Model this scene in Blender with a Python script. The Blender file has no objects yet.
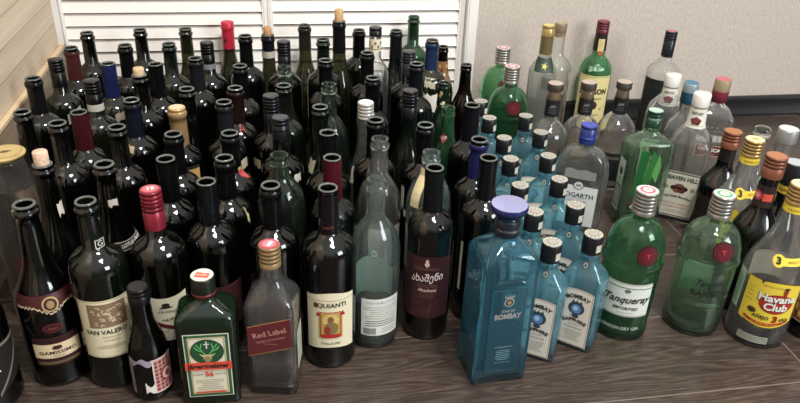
import bpy, bmesh, math, random
from mathutils import Vector, Matrix
PI = math.pi
S = 0.001                                   # every size below is in millimetres
scene = bpy.context.scene
COL = scene.collection

# ---------------------------------------------------------------- camera
cd = bpy.data.cameras.new('camera')
cam = bpy.data.objects.new('camera', cd)
COL.objects.link(cam)
cd.sensor_fit = 'HORIZONTAL'
cd.sensor_width = 36.0
cd.lens = 36.0 * 735.69 / 800
cd.clip_start = 0.02
_r = Vector((0.98539, -0.16663, 0.03528)); _u = Vector((0.05038, 0.48301, 0.87416)); _f = Vector((0.1627, 0.85961, -0.48435))
m = Matrix((( _r.x, _u.x, -_f.x), (_r.y, _u.y, -_f.y), (_r.z, _u.z, -_f.z))).to_4x4()
m.translation = Vector((0, 0, 0.8069))
cam.matrix_world = m
scene.camera = cam

# ---------------------------------------------------------------- world, lights, exposure
w = bpy.data.worlds.new('world'); scene.world = w
w.use_nodes = True
nt = w.node_tree; bg = nt.nodes['Background']                # the rest of the room: bright ceiling, dim walls and furniture
tc = nt.nodes.new('ShaderNodeTexCoord'); sx = nt.nodes.new('ShaderNodeSeparateXYZ'); nt.links.new(tc.outputs['Generated'], sx.inputs[0])
no = nt.nodes.new('ShaderNodeTexNoise'); no.inputs['Scale'].default_value = 2.6; no.inputs['Detail'].default_value = 1; nt.links.new(tc.outputs['Generated'], no.inputs['Vector'])
ma = nt.nodes.new('ShaderNodeMath'); ma.operation = 'MULTIPLY_ADD'; ma.inputs[1].default_value = 0.7; nt.links.new(no.outputs['Fac'], ma.inputs[0]); nt.links.new(sx.outputs['Z'], ma.inputs[2])
rp = nt.nodes.new('ShaderNodeValToRGB'); e = rp.color_ramp.elements
e[0].position = 0.42; e[0].color = (.15, .145, .14, 1); e[1].position = 0.95; e[1].color = (1.0, .99, .97, 1)
k = e.new(0.66); k.color = (.34, .33, .315, 1)
nt.links.new(ma.outputs[0], rp.inputs[0]); nt.links.new(rp.outputs[0], bg.inputs[0]); bg.inputs[1].default_value = 0.8

def area(name, loc, target, size, power, color, shape='RECTANGLE', size_y=None):
    l = bpy.data.lights.new(name, 'AREA'); l.shape = shape; l.size = size
    if size_y: l.size_y = size_y
    l.energy = power; l.color = color
    o = bpy.data.objects.new(name, l); COL.objects.link(o)
    o.location = loc
    o.rotation_euler = (Vector(target) - Vector(loc)).to_track_quat('-Z', 'Y').to_euler()
    return o
for lx, ly in ((0.35, 0.15), (0.68, -0.02), (0.62, 0.38)):      # a ceiling fixture with three frosted globes
    area('ceiling_light', (lx, ly, 2.35), (lx, ly + 1.0, 0), 0.17, 25, (1.0, 0.98, 0.95), 'DISK')
area('window_daylight', (2.6, -1.4, 1.7), (0.4, 1.3, 0.15), 1.3, 85, (0.93, 0.97, 1.0), 'RECTANGLE', 1.3)
scene.view_settings.view_transform = 'Standard'
scene.view_settings.look = 'None'
scene.view_settings.exposure = 0.0
scene.view_settings.gamma = 1.0
scene.view_settings.use_curve_mapping = False
scene.cycles.transparent_max_bounces = 48
scene.cycles.max_bounces = 10
scene.cycles.sample_clamp_indirect = 4.0

# ---------------------------------------------------------------- materials
MATS = {}
def lin(h):
    h = h.lstrip('#'); o = []
    for i in (0, 2, 4):
        c = int(h[i:i+2], 16) / 255
        o.append(c / 12.92 if c <= 0.04045 else ((c + 0.055) / 1.055) ** 2.4)
    return (*o, 1)
def mat(hexc, rough=0.6, metal=0.0, spec=0.5, bump=0.0, bscale=300, var=0.0):
    key = (hexc, rough, metal, spec, bump, var)
    if key in MATS: return MATS[key]
    m = bpy.data.materials.new('surface_' + hexc.strip('#')); m.use_nodes = True
    nt = m.node_tree; b = nt.nodes['Principled BSDF']
    b.inputs['Base Color'].default_value = lin(hexc); b.inputs['Roughness'].default_value = rough
    b.inputs['Metallic'].default_value = metal; b.inputs['Specular IOR Level'].default_value = spec
    if bump or var:
        tc = nt.nodes.new('ShaderNodeTexCoord'); n = nt.nodes.new('ShaderNodeTexNoise'); n.inputs['Scale'].default_value = bscale
        nt.links.new(tc.outputs['Object'], n.inputs['Vector'])
        if bump:
            bp = nt.nodes.new('ShaderNodeBump'); bp.inputs['Strength'].default_value = bump; bp.inputs['Distance'].default_value = 0.001
            nt.links.new(n.outputs['Fac'], bp.inputs['Height']); nt.links.new(bp.outputs['Normal'], b.inputs['Normal'])
        if var:
            mx = nt.nodes.new('ShaderNodeMixRGB'); mx.blend_type = 'MULTIPLY'; mx.inputs[0].default_value = 1
            mx.inputs[1].default_value = lin(hexc)
            rp = nt.nodes.new('ShaderNodeMapRange'); rp.inputs[1].default_value = 0.3; rp.inputs[2].default_value = 0.7
            rp.inputs[3].default_value = 1 - var; rp.inputs[4].default_value = 1 + var * 0.3
            nt.links.new(n.outputs['Fac'], rp.inputs[0]); nt.links.new(rp.outputs[0], mx.inputs[2]); nt.links.new(mx.outputs[0], b.inputs['Base Color'])
    MATS[key] = m
    return m

def glass_mat(name, face, edge, body=0.05, bodycol=None, rough=0.03, wav=0.15, refr=0.0, through=(1, 1, 1)):
    """thin tinted glass wall: what passes through is tinted, more towards grazing angles; the surface reflects by Schlick's law"""
    if name in MATS: return MATS[name]
    m = bpy.data.materials.new(name); m.use_nodes = True
    nt = m.node_tree; N = nt.nodes; Lk = nt.links; N.clear()
    out = N.new('ShaderNodeOutputMaterial')
    tc = N.new('ShaderNodeTexCoord'); no = N.new('ShaderNodeTexNoise'); no.inputs['Scale'].default_value = 20; no.inputs['Detail'].default_value = 0.5
    Lk.new(tc.outputs['Object'], no.inputs['Vector'])
    bp = N.new('ShaderNodeBump'); bp.inputs['Strength'].default_value = wav; bp.inputs['Distance'].default_value = 0.004
    Lk.new(no.outputs['Fac'], bp.inputs['Height'])
    lw = N.new('ShaderNodeLayerWeight'); lw.inputs['Blend'].default_value = 0.5; Lk.new(bp.outputs['Normal'], lw.inputs['Normal'])
    p2 = N.new('ShaderNodeMath'); p2.operation = 'POWER'; p2.inputs[1].default_value = 2.2; Lk.new(lw.outputs['Facing'], p2.inputs[0])
    p5 = N.new('ShaderNodeMath'); p5.operation = 'POWER'; p5.inputs[1].default_value = 5; Lk.new(lw.outputs['Facing'], p5.inputs[0])
    fr = N.new('ShaderNodeMath'); fr.operation = 'MULTIPLY_ADD'; fr.inputs[1].default_value = 0.85; fr.inputs[2].default_value = 0.06; Lk.new(p5.outputs[0], fr.inputs[0])
    cr = N.new('ShaderNodeMixRGB'); cr.inputs[1].default_value = (*face, 1); cr.inputs[2].default_value = (*edge, 1); Lk.new(p2.outputs[0], cr.inputs[0])
    tr = N.new('ShaderNodeBsdfTransparent'); Lk.new(cr.outputs[0], tr.inputs['Color'])
    df = N.new('ShaderNodeBsdfDiffuse'); df.inputs['Color'].default_value = (*(bodycol or face), 1)
    tl = N.new('ShaderNodeBsdfTranslucent'); tl.inputs['Color'].default_value = (*(bodycol or face), 1)
    ad = N.new('ShaderNodeMixShader'); ad.inputs[0].default_value = 0.5; Lk.new(df.outputs[0], ad.inputs[1]); Lk.new(tl.outputs[0], ad.inputs[2])
    m1 = N.new('ShaderNodeMixShader'); m1.inputs[0].default_value = body; Lk.new(tr.outputs[0], m1.inputs[1]); Lk.new(ad.outputs[0], m1.inputs[2])
    gl = N.new('ShaderNodeBsdfGlossy'); gl.inputs['Roughness'].default_value = rough; gl.inputs['Color'].default_value = (1, 1, 1, 1); Lk.new(bp.outputs['Normal'], gl.inputs['Normal'])
    m2 = N.new('ShaderNodeMixShader'); Lk.new(fr.outputs[0], m2.inputs[0]); Lk.new(m1.outputs[0], m2.inputs[1]); Lk.new(gl.outputs[0], m2.inputs[2])
    last = m2
    if refr:                                                # part of the light is bent as by solid glass
        gs = N.new('ShaderNodeBsdfGlass'); gs.inputs['IOR'].default_value = 1.46; gs.inputs['Roughness'].default_value = 0.0
        gs.inputs['Color'].default_value = (*through, 1)
        Lk.new(bp.outputs['Normal'], gs.inputs['Normal'])
        m3 = N.new('ShaderNodeMixShader'); m3.inputs[0].default_value = refr; Lk.new(m2.outputs[0], m3.inputs[1]); Lk.new(gs.outputs[0], m3.inputs[2]); last = m3
    Lk.new(last.outputs[0], out.inputs['Surface'])
    MATS[name] = m
    return m
G = {
 'black': glass_mat('black_green_glass', (.055, .065, .04), (.012, .014, .010), .05, (.03, .04, .028), .05, .12),
 'brownblack': glass_mat('dark_brown_glass', (.10, .05, .03), (.02, .012, .008), .05, (.04, .02, .012), .05, .25),
 'olive': glass_mat('olive_glass', (.20, .21, .12), (.03, .034, .02), .10, (.10, .11, .06), .05, .3),
 'dgreen': glass_mat('dark_green_glass', (.13, .18, .12), (.02, .035, .022), .08, (.05, .08, .05), .05, .12),
 'jgreen': glass_mat('bright_green_glass', (.14, .30, .17), (.03, .09, .05), .12, (.07, .17, .09), .05, .3),
 'green': glass_mat('green_glass', (.50, .80, .58), (.10, .36, .18), .60, (.15, .34, .20), .03, .2, .88, (.66, .87, .71)),
 'pale': glass_mat('pale_green_glass', (.91, .97, .91), (.50, .76, .58), .25, (.50, .72, .54), .03, .3, .90, (.86, .975, .885)),
 'lip': glass_mat('painted_bright_lip_glass', (.4, .45, .4), (.15, .17, .15), .60, (.40, .43, .40), .05, 0, .35, (.8, .84, .8)),  # pale body colour stands in for light caught in the rim
 'sage': glass_mat('grey_green_glass', (.66, .74, .66), (.20, .26, .22), .2, (.25, .32, .26), .04, .2, .88, (.80, .86, .81)),
 'aqua': glass_mat('aqua_glass', (.93, .97, .95), (.45, .60, .56), .32, (.62, .76, .71), .03, .2, .88, (.96, .99, .98)),
 'clear': glass_mat('clear_glass', (.97, .975, .96), (.50, .51, .49), .30, (.82, .83, .82), .03, .12, .90, (.99, .995, .99)),
 'frost': glass_mat('frosted_clear_glass', (.94, .95, .93), (.55, .57, .55), .30, (.80, .80, .76), .12, .2, .72, (.97, .98, .97)),
 'blue': glass_mat('pale_blue_glass', (.70, .94, .98), (.16, .55, .70), .80, (.38, .64, .74), .03, .6, .84, (.74, .93, .97)),
 'star': glass_mat('deep_blue_glass', (.58, .88, .95), (.10, .42, .56), .55, (.18, .42, .54), .03, .5, .88, (.70, .91, .965)),
}

# ---------------------------------------------------------------- mesh helpers
def finish(bm, name, mats, parent=None, smooth=True, angle=38):
    me = bpy.data.meshes.new(name)
    if smooth:
        lim = math.radians(angle)
        for f in bm.faces: f.smooth = True
        for e in bm.edges:
            if len(e.link_faces) == 2 and e.calc_face_angle(0) > lim: e.smooth = False
    bm.to_mesh(me); bm.free()
    for x in (mats if isinstance(mats, (list, tuple)) else [mats]): me.materials.append(x)
    o = bpy.data.objects.new(name, me); COL.objects.link(o)
    if parent: o.parent = parent
    return o

def lathe(bm, prof, n=32, mi=0, close_bottom=True, close_top=False):
    rings = []
    for r, z in prof:
        rings.append([bm.verts.new((r * math.cos(2*PI*k/n) * S, r * math.sin(2*PI*k/n) * S, z * S)) for k in range(n)])
    for a, b in zip(rings, rings[1:]):
        for k in range(n):
            f = bm.faces.new((a[k], a[(k+1) % n], b[(k+1) % n], b[k])); f.material_index = mi
    if close_bottom: f = bm.faces.new(list(reversed(rings[0]))); f.material_index = mi
    if close_top: f = bm.faces.new(rings[-1]); f.material_index = mi
    return rings

def section(hx, hy, cr, n=8):
    cr = min(cr, hx, hy); pts = []
    for q, (sx, sy) in enumerate(((1, 1), (-1, 1), (-1, -1), (1, -1))):
        for k in range(n + 1):
            a = (q + k / n) * PI / 2
            pts.append((sx * (hx - cr) + cr * math.cos(a), sy * (hy - cr) + cr * math.sin(a)))
    return pts
def loft(bm, levels, mi=0, close_bottom=True, close_top=False, n=8):
    rings = []
    for hx, hy, cr, z in levels:
        rings.append([bm.verts.new((x * S, y * S, z * S)) for x, y in section(hx, hy, cr, n)])
    N = len(rings[0])
    for a, b in zip(rings, rings[1:]):
        for k in range(N):
            f = bm.faces.new((a[k], a[(k+1) % N], b[(k+1) % N], b[k])); f.material_index = mi
    if close_bottom: f = bm.faces.new(list(reversed(rings[0]))); f.material_index = mi
    if close_top: f = bm.faces.new(rings[-1]); f.material_index = mi

def hollow_lathe(bm, outer, inner, n=36):
    """a bottle wall: up the outside, over the lip, down the inside, across the inner floor"""
    lathe(bm, outer + list(reversed(inner)), n, 0, True, True)
def box(bm, x0, x1, y0, y1, z0, z1, mi=0):
    v = [bm.verts.new((x * S, y * S, z * S)) for z in (z0, z1) for y in (y0, y1) for x in (x0, x1)]
    for q in ((0, 2, 3, 1), (4, 5, 7, 6), (0, 1, 5, 4), (2, 6, 7, 3), (0, 4, 6, 2), (1, 3, 7, 5)):
        f = bm.faces.new([v[i] for i in q]); f.material_index = mi

def interp(prof, z):
    for (r0, z0), (r1, z1) in zip(prof, prof[1:]):
        if z1 > z0 and z0 <= z <= z1: return r0 + (r1 - r0) * (z - z0) / (z1 - z0)
    return prof[-1][0]

_txt = {}
def text_tris(s, size, shear=0.0, bold=0.0, space=1.0):
    key = (s, size, shear, bold, space)
    if key in _txt: return _txt[key]
    c = bpy.data.curves.new('lettering', 'FONT'); c.body = s; c.size = size; c.shear = shear; c.offset = bold * size
    c.align_x = 'CENTER'; c.align_y = 'CENTER'; c.resolution_u = 2; c.space_character = space
    o = bpy.data.objects.new('lettering', c); COL.objects.link(o)
    dg = bpy.context.evaluated_depsgraph_get(); dg.update()
    me = o.evaluated_get(dg).to_mesh()
    me.calc_loop_triangles()
    res = ([(v.co.x, v.co.y) for v in me.vertices], [tuple(t.vertices) for t in me.loop_triangles])
    o.evaluated_get(dg).to_mesh_clear()
    bpy.data.objects.remove(o); bpy.data.curves.remove(c)
    _txt[key] = res
    return res

class Decal:
    """flat shapes in millimetres (u across, v up), later laid onto a bottle's surface as one mesh"""
    def __init__(s, ku=1.0, kv=1.0): s.f = []; s.mats = []; s.ku = ku; s.kv = kv
    def mi(s, m):
        if m not in s.mats: s.mats.append(m)
        return s.mats.index(m)
    def band(s, u0, u1, vt, vb, m, layer=0, n=None, rows=1):
        i = s.mi(m); n = n or max(1, int(abs(u1 - u0) / 4))
        ft = vt if callable(vt) else (lambda u: vt); fb = vb if callable(vb) else (lambda u: vb)
        for k in range(n):
            a = u0 + (u1 - u0) * k / n; b = u0 + (u1 - u0) * (k + 1) / n
            for r in range(rows):
                g = lambda u, t: fb(u) + (ft(u) - fb(u)) * t
                s.f.append(([(a, g(a, r/rows)), (b, g(b, r/rows)), (b, g(b, (r+1)/rows)), (a, g(a, (r+1)/rows))], i, layer))
        return s
    def rect(s, u0, u1, v0, v1, m, layer=0, rows=1): return s.band(u0, u1, v1, v0, m, layer, None, rows)
    def frame(s, u0, u1, v0, v1, t, m, layer=1):
        s.rect(u0, u1, v0, v0 + t, m, layer); s.rect(u0, u1, v1 - t, v1, m, layer)
        s.rect(u0, u0 + t, v0, v1, m, layer); s.rect(u1 - t, u1, v0, v1, m, layer); return s
    def ellipse(s, u, v, a, b, m, layer=1, n=14):
        i = s.mi(m); P = [(-math.cos(PI * k / n) * a, math.sin(PI * k / n) * b) for k in range(n + 1)]
        for (x0, h0), (x1, h1) in zip(P, P[1:]):
            s.f.append(([(u+x0, v-h0), (u+x1, v-h1), (u+x1, v+h1), (u+x0, v+h0)], i, layer))
        return s
    def poly(s, pts, m, layer=1): s.f.append((pts, s.mi(m), layer)); return s
    def text(s, t, u, v, size, m, layer=2, shear=0.0, bold=0.0, arc=None, rot=0.0, space=1.0, width=None):
        i = s.mi(m); V, T = text_tris(t, size, shear, bold, space)
        k = 1.0
        if width:
            w_ = max(x for x, y in V) - min(x for x, y in V); k = width / w_
        W = []
        for x, y in V:
            x *= k
            if arc: ph = x / arc; x, y = (arc + y) * math.sin(ph), (arc + y) * math.cos(ph) - arc
            if rot: x, y = x * math.cos(rot) - y * math.sin(rot), x * math.sin(rot) + y * math.cos(rot)
            W.append((x + u, y + v))
        for t3 in T: s.f.append(([W[q] for q in t3], i, layer))
        return s
    def lines(s, u0, u1, v1, n, pitch, m, th=0.6, layer=1, seed=1):
        """rows of small print too fine to read in the photo"""
        rnd = random.Random(seed)
        for k in range(n):
            c = (u0 + u1) / 2; h = (u1 - u0) / 2 * rnd.uniform(.6, 1)
            s.rect(c - h, c + h, v1 - k * pitch - th, v1 - k * pitch, m, layer)
        return s
    def build(s, name, parent, fn):
        bm = bmesh.new()
        for pts, i, layer in s.f:
            vs = [bm.verts.new(fn(u * s.ku, v * s.kv, layer)) for u, v in pts]
            try: f = bm.faces.new(vs); f.material_index = i
            except ValueError: pass
        bmesh.ops.remove_doubles(bm, verts=bm.verts, dist=1e-6)
        return finish(bm, name, s.mats, parent, smooth=False)
def on_round(rf, z0=0, off=0.5, turn=0.0):
    def fn(u, v, layer):
        z = z0 + v; r = rf(z) if callable(rf) else rf
        a = u / r + turn; r += off + 0.35 * layer
        return (r * math.sin(a) * S, -r * math.cos(a) * S, z * S)
    return fn
def on_flat(hy, z0=0, off=0.5, x0=0.0): return lambda u, v, layer: ((u + x0) * S, -(hy + off + 0.3 * layer) * S, (z0 + v) * S)
def on_side(hx, z0=0, off=0.5, sgn=1): return lambda u, v, layer: (sgn * (hx + off + 0.3 * layer) * S, sgn * u * S, (z0 + v) * S)
def on_top(z, off=0.3): return lambda u, v, layer: (u * S, v * S, (z + off + 0.25 * layer) * S)

def struct(o): o['kind'] = 'structure'; return o

# ---------------------------------------------------------------- the room
def wood_mat(name, cols, axis, plank, scale, rough, seam=0.5, bumpv=0.2, length=1.3, offs=0.0):
    m = bpy.data.materials.new(name); m.use_nodes = True
    nt = m.node_tree; N = nt.nodes; Lk = nt.links; b = N['Principled BSDF']
    tc = N.new('ShaderNodeTexCoord'); mp = N.new('ShaderNodeMapping')
    if axis == 'yz': mp.inputs['Rotation'].default_value = (0, 0, 0)
    sep = N.new('ShaderNodeSeparateXYZ'); cmb = N.new('ShaderNodeCombineXYZ'); Lk.new(tc.outputs['Object'], sep.inputs[0])
    a, c = (('X', 'Y') if axis == 'xy' else ('Y', 'Z'))
    Lk.new(sep.outputs[a], cmb.inputs['X']); Lk.new(sep.outputs[c], cmb.inputs['Y'])
    Lk.new(cmb.outputs[0], mp.inputs['Vector']); mp.inputs['Location'].default_value = (0.35, offs, 0)
    br = N.new('ShaderNodeTexBrick'); br.offset = 0.37; br.inputs['Scale'].default_value = 1
    br.inputs['Brick Width'].default_value = length; br.inputs['Row Height'].default_value = plank; br.inputs['Mortar Size'].default_value = 0.0012
    br.inputs['Color1'].default_value = (0.2, 0.2, 0.2, 1); br.inputs['Color2'].default_value = (0.8, 0.8, 0.8, 1); br.inputs['Mortar'].default_value = (0, 0, 0, 1)
    Lk.new(mp.outputs[0], br.inputs['Vector'])
    # grain: stretched noise, warped, shifted per plank
    sc = N.new('ShaderNodeVectorMath'); sc.operation = 'MULTIPLY'; sc.inputs[1].default_value = (scale * .12, scale, 1); Lk.new(mp.outputs[0], sc.inputs[0])
    ad = N.new('ShaderNodeVectorMath'); ad.operation = 'MULTIPLY_ADD'; ad.inputs[1].default_value = (7, 3, 0); Lk.new(br.outputs['Color'], ad.inputs[0]); Lk.new(sc.outputs[0], ad.inputs[2])
    n1 = N.new('ShaderNodeTexNoise'); n1.inputs['Scale'].default_value = 1; n1.inputs['Detail'].default_value = 6; n1.inputs['Roughness'].default_value = .65; n1.inputs['Distortion'].default_value = 1.2
    Lk.new(ad.outputs[0], n1.inputs['Vector'])
    sc2 = N.new('ShaderNodeVectorMath'); sc2.operation = 'MULTIPLY'; sc2.inputs[1].default_value = (.55, 1.9, 1); Lk.new(ad.outputs[0], sc2.inputs[0])
    wv = N.new('ShaderNodeTexNoise'); wv.inputs['Scale'].default_value = .16; wv.inputs['Detail'].default_value = 1; Lk.new(ad.outputs[0], wv.inputs['Vector'])
    rg = N.new('ShaderNodeMath'); rg.operation = 'MULTIPLY'; rg.inputs[1].default_value = 26; Lk.new(wv.outputs['Fac'], rg.inputs[0])
    fr = N.new('ShaderNodeMath'); fr.operation = 'PINGPONG'; fr.inputs[1].default_value = 1; Lk.new(rg.outputs[0], fr.inputs[0])
    n2 = N.new('ShaderNodeTexNoise'); n2.inputs['Scale'].default_value = 3.5; n2.inputs['Detail'].default_value = 3; Lk.new(sc2.outputs[0], n2.inputs['Vector'])
    mxa = N.new('ShaderNodeMath'); mxa.operation = 'MULTIPLY_ADD'; mxa.inputs[1].default_value = .17; Lk.new(fr.outputs[0], mxa.inputs[0]); 
    mb = N.new('ShaderNodeMath'); mb.operation = 'MULTIPLY'; mb.inputs[1].default_value = .55; Lk.new(n1.outputs['Fac'], mb.inputs[0])
    mc = N.new('ShaderNodeMath'); mc.operation = 'MULTIPLY_ADD'; mc.inputs[1].default_value = .35; Lk.new(n2.outputs['Fac'], mc.inputs[0]); Lk.new(mb.outputs[0], mc.inputs[2])
    Lk.new(mc.outputs[0], mxa.inputs[2])
    rp = N.new('ShaderNodeValToRGB'); e = rp.color_ramp.elements
    e[0].position = .38; e[0].color = lin(cols[0]); e[1].position = .72; e[1].color = lin(cols[2])
    k = e.new(.54); k.color = lin(cols[1])
    Lk.new(mxa.outputs[0], rp.inputs[0])
    mm = N.new('ShaderNodeMixRGB'); mm.blend_type = 'MIX'; mm.inputs[2].default_value = lin(cols[3]); Lk.new(rp.outputs[0], mm.inputs[1])
    ms = N.new('ShaderNodeMath'); ms.operation = 'MULTIPLY'; ms.inputs[1].default_value = seam; Lk.new(br.outputs['Fac'], ms.inputs[0]); Lk.new(ms.outputs[0], mm.inputs[0])
    Lk.new(mm.outputs[0], b.inputs['Base Color'])
    bp = N.new('ShaderNodeBump'); bp.inputs['Strength'].default_value = bumpv; bp.inputs['Distance'].default_value = .001
    Lk.new(mxa.outputs[0], bp.inputs['Height']); Lk.new(bp.outputs['Normal'], b.inputs['Normal'])
    b.inputs['Roughness'].default_value = rough
    return m
floor_m = wood_mat('dark_oak_laminate', ('#28201b', '#3b302a', '#584b43', '#85786e'), 'xy', .19, 150, .3, .6, .35, 1.9, -.012)
pine_m = wood_mat('pale_pine_boards', ('#b9a68e', '#c7b49b', '#d3c2aa', '#8a745a'), 'yz', .055, 14, .45, .8, .1, 6.0, .037)
sill_m = wood_mat('darker_pine_board', ('#7d6957', '#93806b', '#a3907b', '#6a5036'), 'yz', 2.0, 16, .5, 0, .1, 6.0, 0)

bm = bmesh.new(); box(bm, -700, 2600, -900, 1990, -30, 0); struct(finish(bm, 'floor', floor_m, smooth=False))
# beige plastered wall
wm = bpy.data.materials.new('beige_wallpaper'); wm.use_nodes = True
nt = wm.node_tree; b = nt.nodes['Principled BSDF']; tc = nt.nodes.new('ShaderNodeTexCoord'); mp = nt.nodes.new('ShaderNodeMapping'); mp.inputs['Scale'].default_value = (1, 1, .5)
n = nt.nodes.new('ShaderNodeTexNoise'); n.inputs['Scale'].default_value = 170; n.inputs['Detail'].default_value = 5
rp = nt.nodes.new('ShaderNodeValToRGB'); rp.color_ramp.elements[0].position = .3; rp.color_ramp.elements[0].color = lin('#a99f94'); rp.color_ramp.elements[1].position = .7; rp.color_ramp.elements[1].color = lin('#bbb0a5')
nt.links.new(tc.outputs['Object'], mp.inputs[0]); nt.links.new(mp.outputs[0], n.inputs['Vector']); nt.links.new(n.outputs['Fac'], rp.inputs[0]); nt.links.new(rp.outputs[0], b.inputs['Base Color'])
bp = nt.nodes.new('ShaderNodeBump'); bp.inputs['Strength'].default_value = .35; bp.inputs['Distance'].default_value = .001
nt.links.new(n.outputs['Fac'], bp.inputs['Height']); nt.links.new(bp.outputs['Normal'], b.inputs['Normal']); b.inputs['Roughness'].default_value = .8
bm = bmesh.new(); box(bm, 540, 2600, 1865, 1990, 0, 2500); struct(finish(bm, 'wall_back', wm, smooth=False))
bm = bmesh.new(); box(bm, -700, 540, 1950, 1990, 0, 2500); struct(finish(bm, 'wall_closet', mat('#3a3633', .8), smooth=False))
bm = bmesh.new()                                            # black baseboard with a rounded top and a small foot
prof = [(0, 0), (0, 58), (-6, 58), (-11, 54), (-13, 46), (-14, 14), (-19, 12), (-19, 0)]
rows = [[bm.verts.new((x * S, (1864.9 + dy) * S, z * S)) for dy, z in prof] for x in (541, 2600)]
for k in range(len(prof) - 1): bm.faces.new((rows[0][k], rows[0][k+1], rows[1][k+1], rows[1][k]))
bm.faces.new(rows[0]); bm.faces.new(list(reversed(rows[1])))
struct(finish(bm, 'baseboard_back', mat('#17181a', .25, bump=.1), angle=50))
# pine panelled wall with a step
bm = bmesh.new(); box(bm, -560, -512, -200, 1905, 237, 1400); struct(finish(bm, 'wall_left', pine_m, smooth=False))
bm = bmesh.new(); box(bm, -560, -503, -200, 1889, 0, 231, 0); struct(finish(bm, 'wall_left_lower', sill_m, smooth=False))
bm = bmesh.new(); box(bm, -560, -500, -200, 1889, 231, 238, 0); struct(finish(bm, 'trim_1', mat('#cdb694', .5), smooth=False))
bm = bmesh.new(); box(bm, -511.9, -499, 1876, 1889, 239, 2400, 0); struct(finish(bm, 'trim_2', mat('#d9d7d2', .4), smooth=False))
# white louvred closet doors
white = mat('#e4dfd8', .38); 
def louvre(name, x0, x1, sl, sr):
    bm = bmesh.new()
    for a, c in ((x0, x0 + sl), (x1 - sr, x1)):
        box(bm, a, c, 1884, 1908, 12, 2050)
        box(bm, (a + c) / 2 - 2, (a + c) / 2 + 2, 1882.3, 1883.9, 12, 2050)
    box(bm, x0 + sl, x1 - sr, 1886, 1906, 12, 40); box(bm, x0 + sl, x1 - sr, 1886, 1906, 2000, 2050)
    z = 22.0
    while z < 2000:                                         # each slat leans, its lower edge to the front
        pts = [(1885.5, z), (1884.5, z + 1.5), (1885.5, z + 3), (1893, z + 28.6), (1903, z + 28.6), (1895, z)]
        A = [bm.verts.new(((x0 + sl) * S, y * S, zz * S)) for y, zz in pts]; B = [bm.verts.new(((x1 - sr) * S, y * S, zz * S)) for y, zz in pts]
        for k in range(6): bm.faces.new((A[k], B[k], B[(k+1) % 6], A[(k+1) % 6]))
        z += 32.4
    return struct(finish(bm, name, white, smooth=False))
louvre('door_1', -498, -4, 8, 13); louvre('door_2', -3, 511, 13, 16)
bm = bmesh.new(); box(bm, 512, 540, 1860, 1950, 0, 2100); box(bm, 516, 522, 1857.5, 1860, 0, 2100)
struct(finish(bm, 'trim_3', mat('#dcd9d4', .4), smooth=False))

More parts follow.
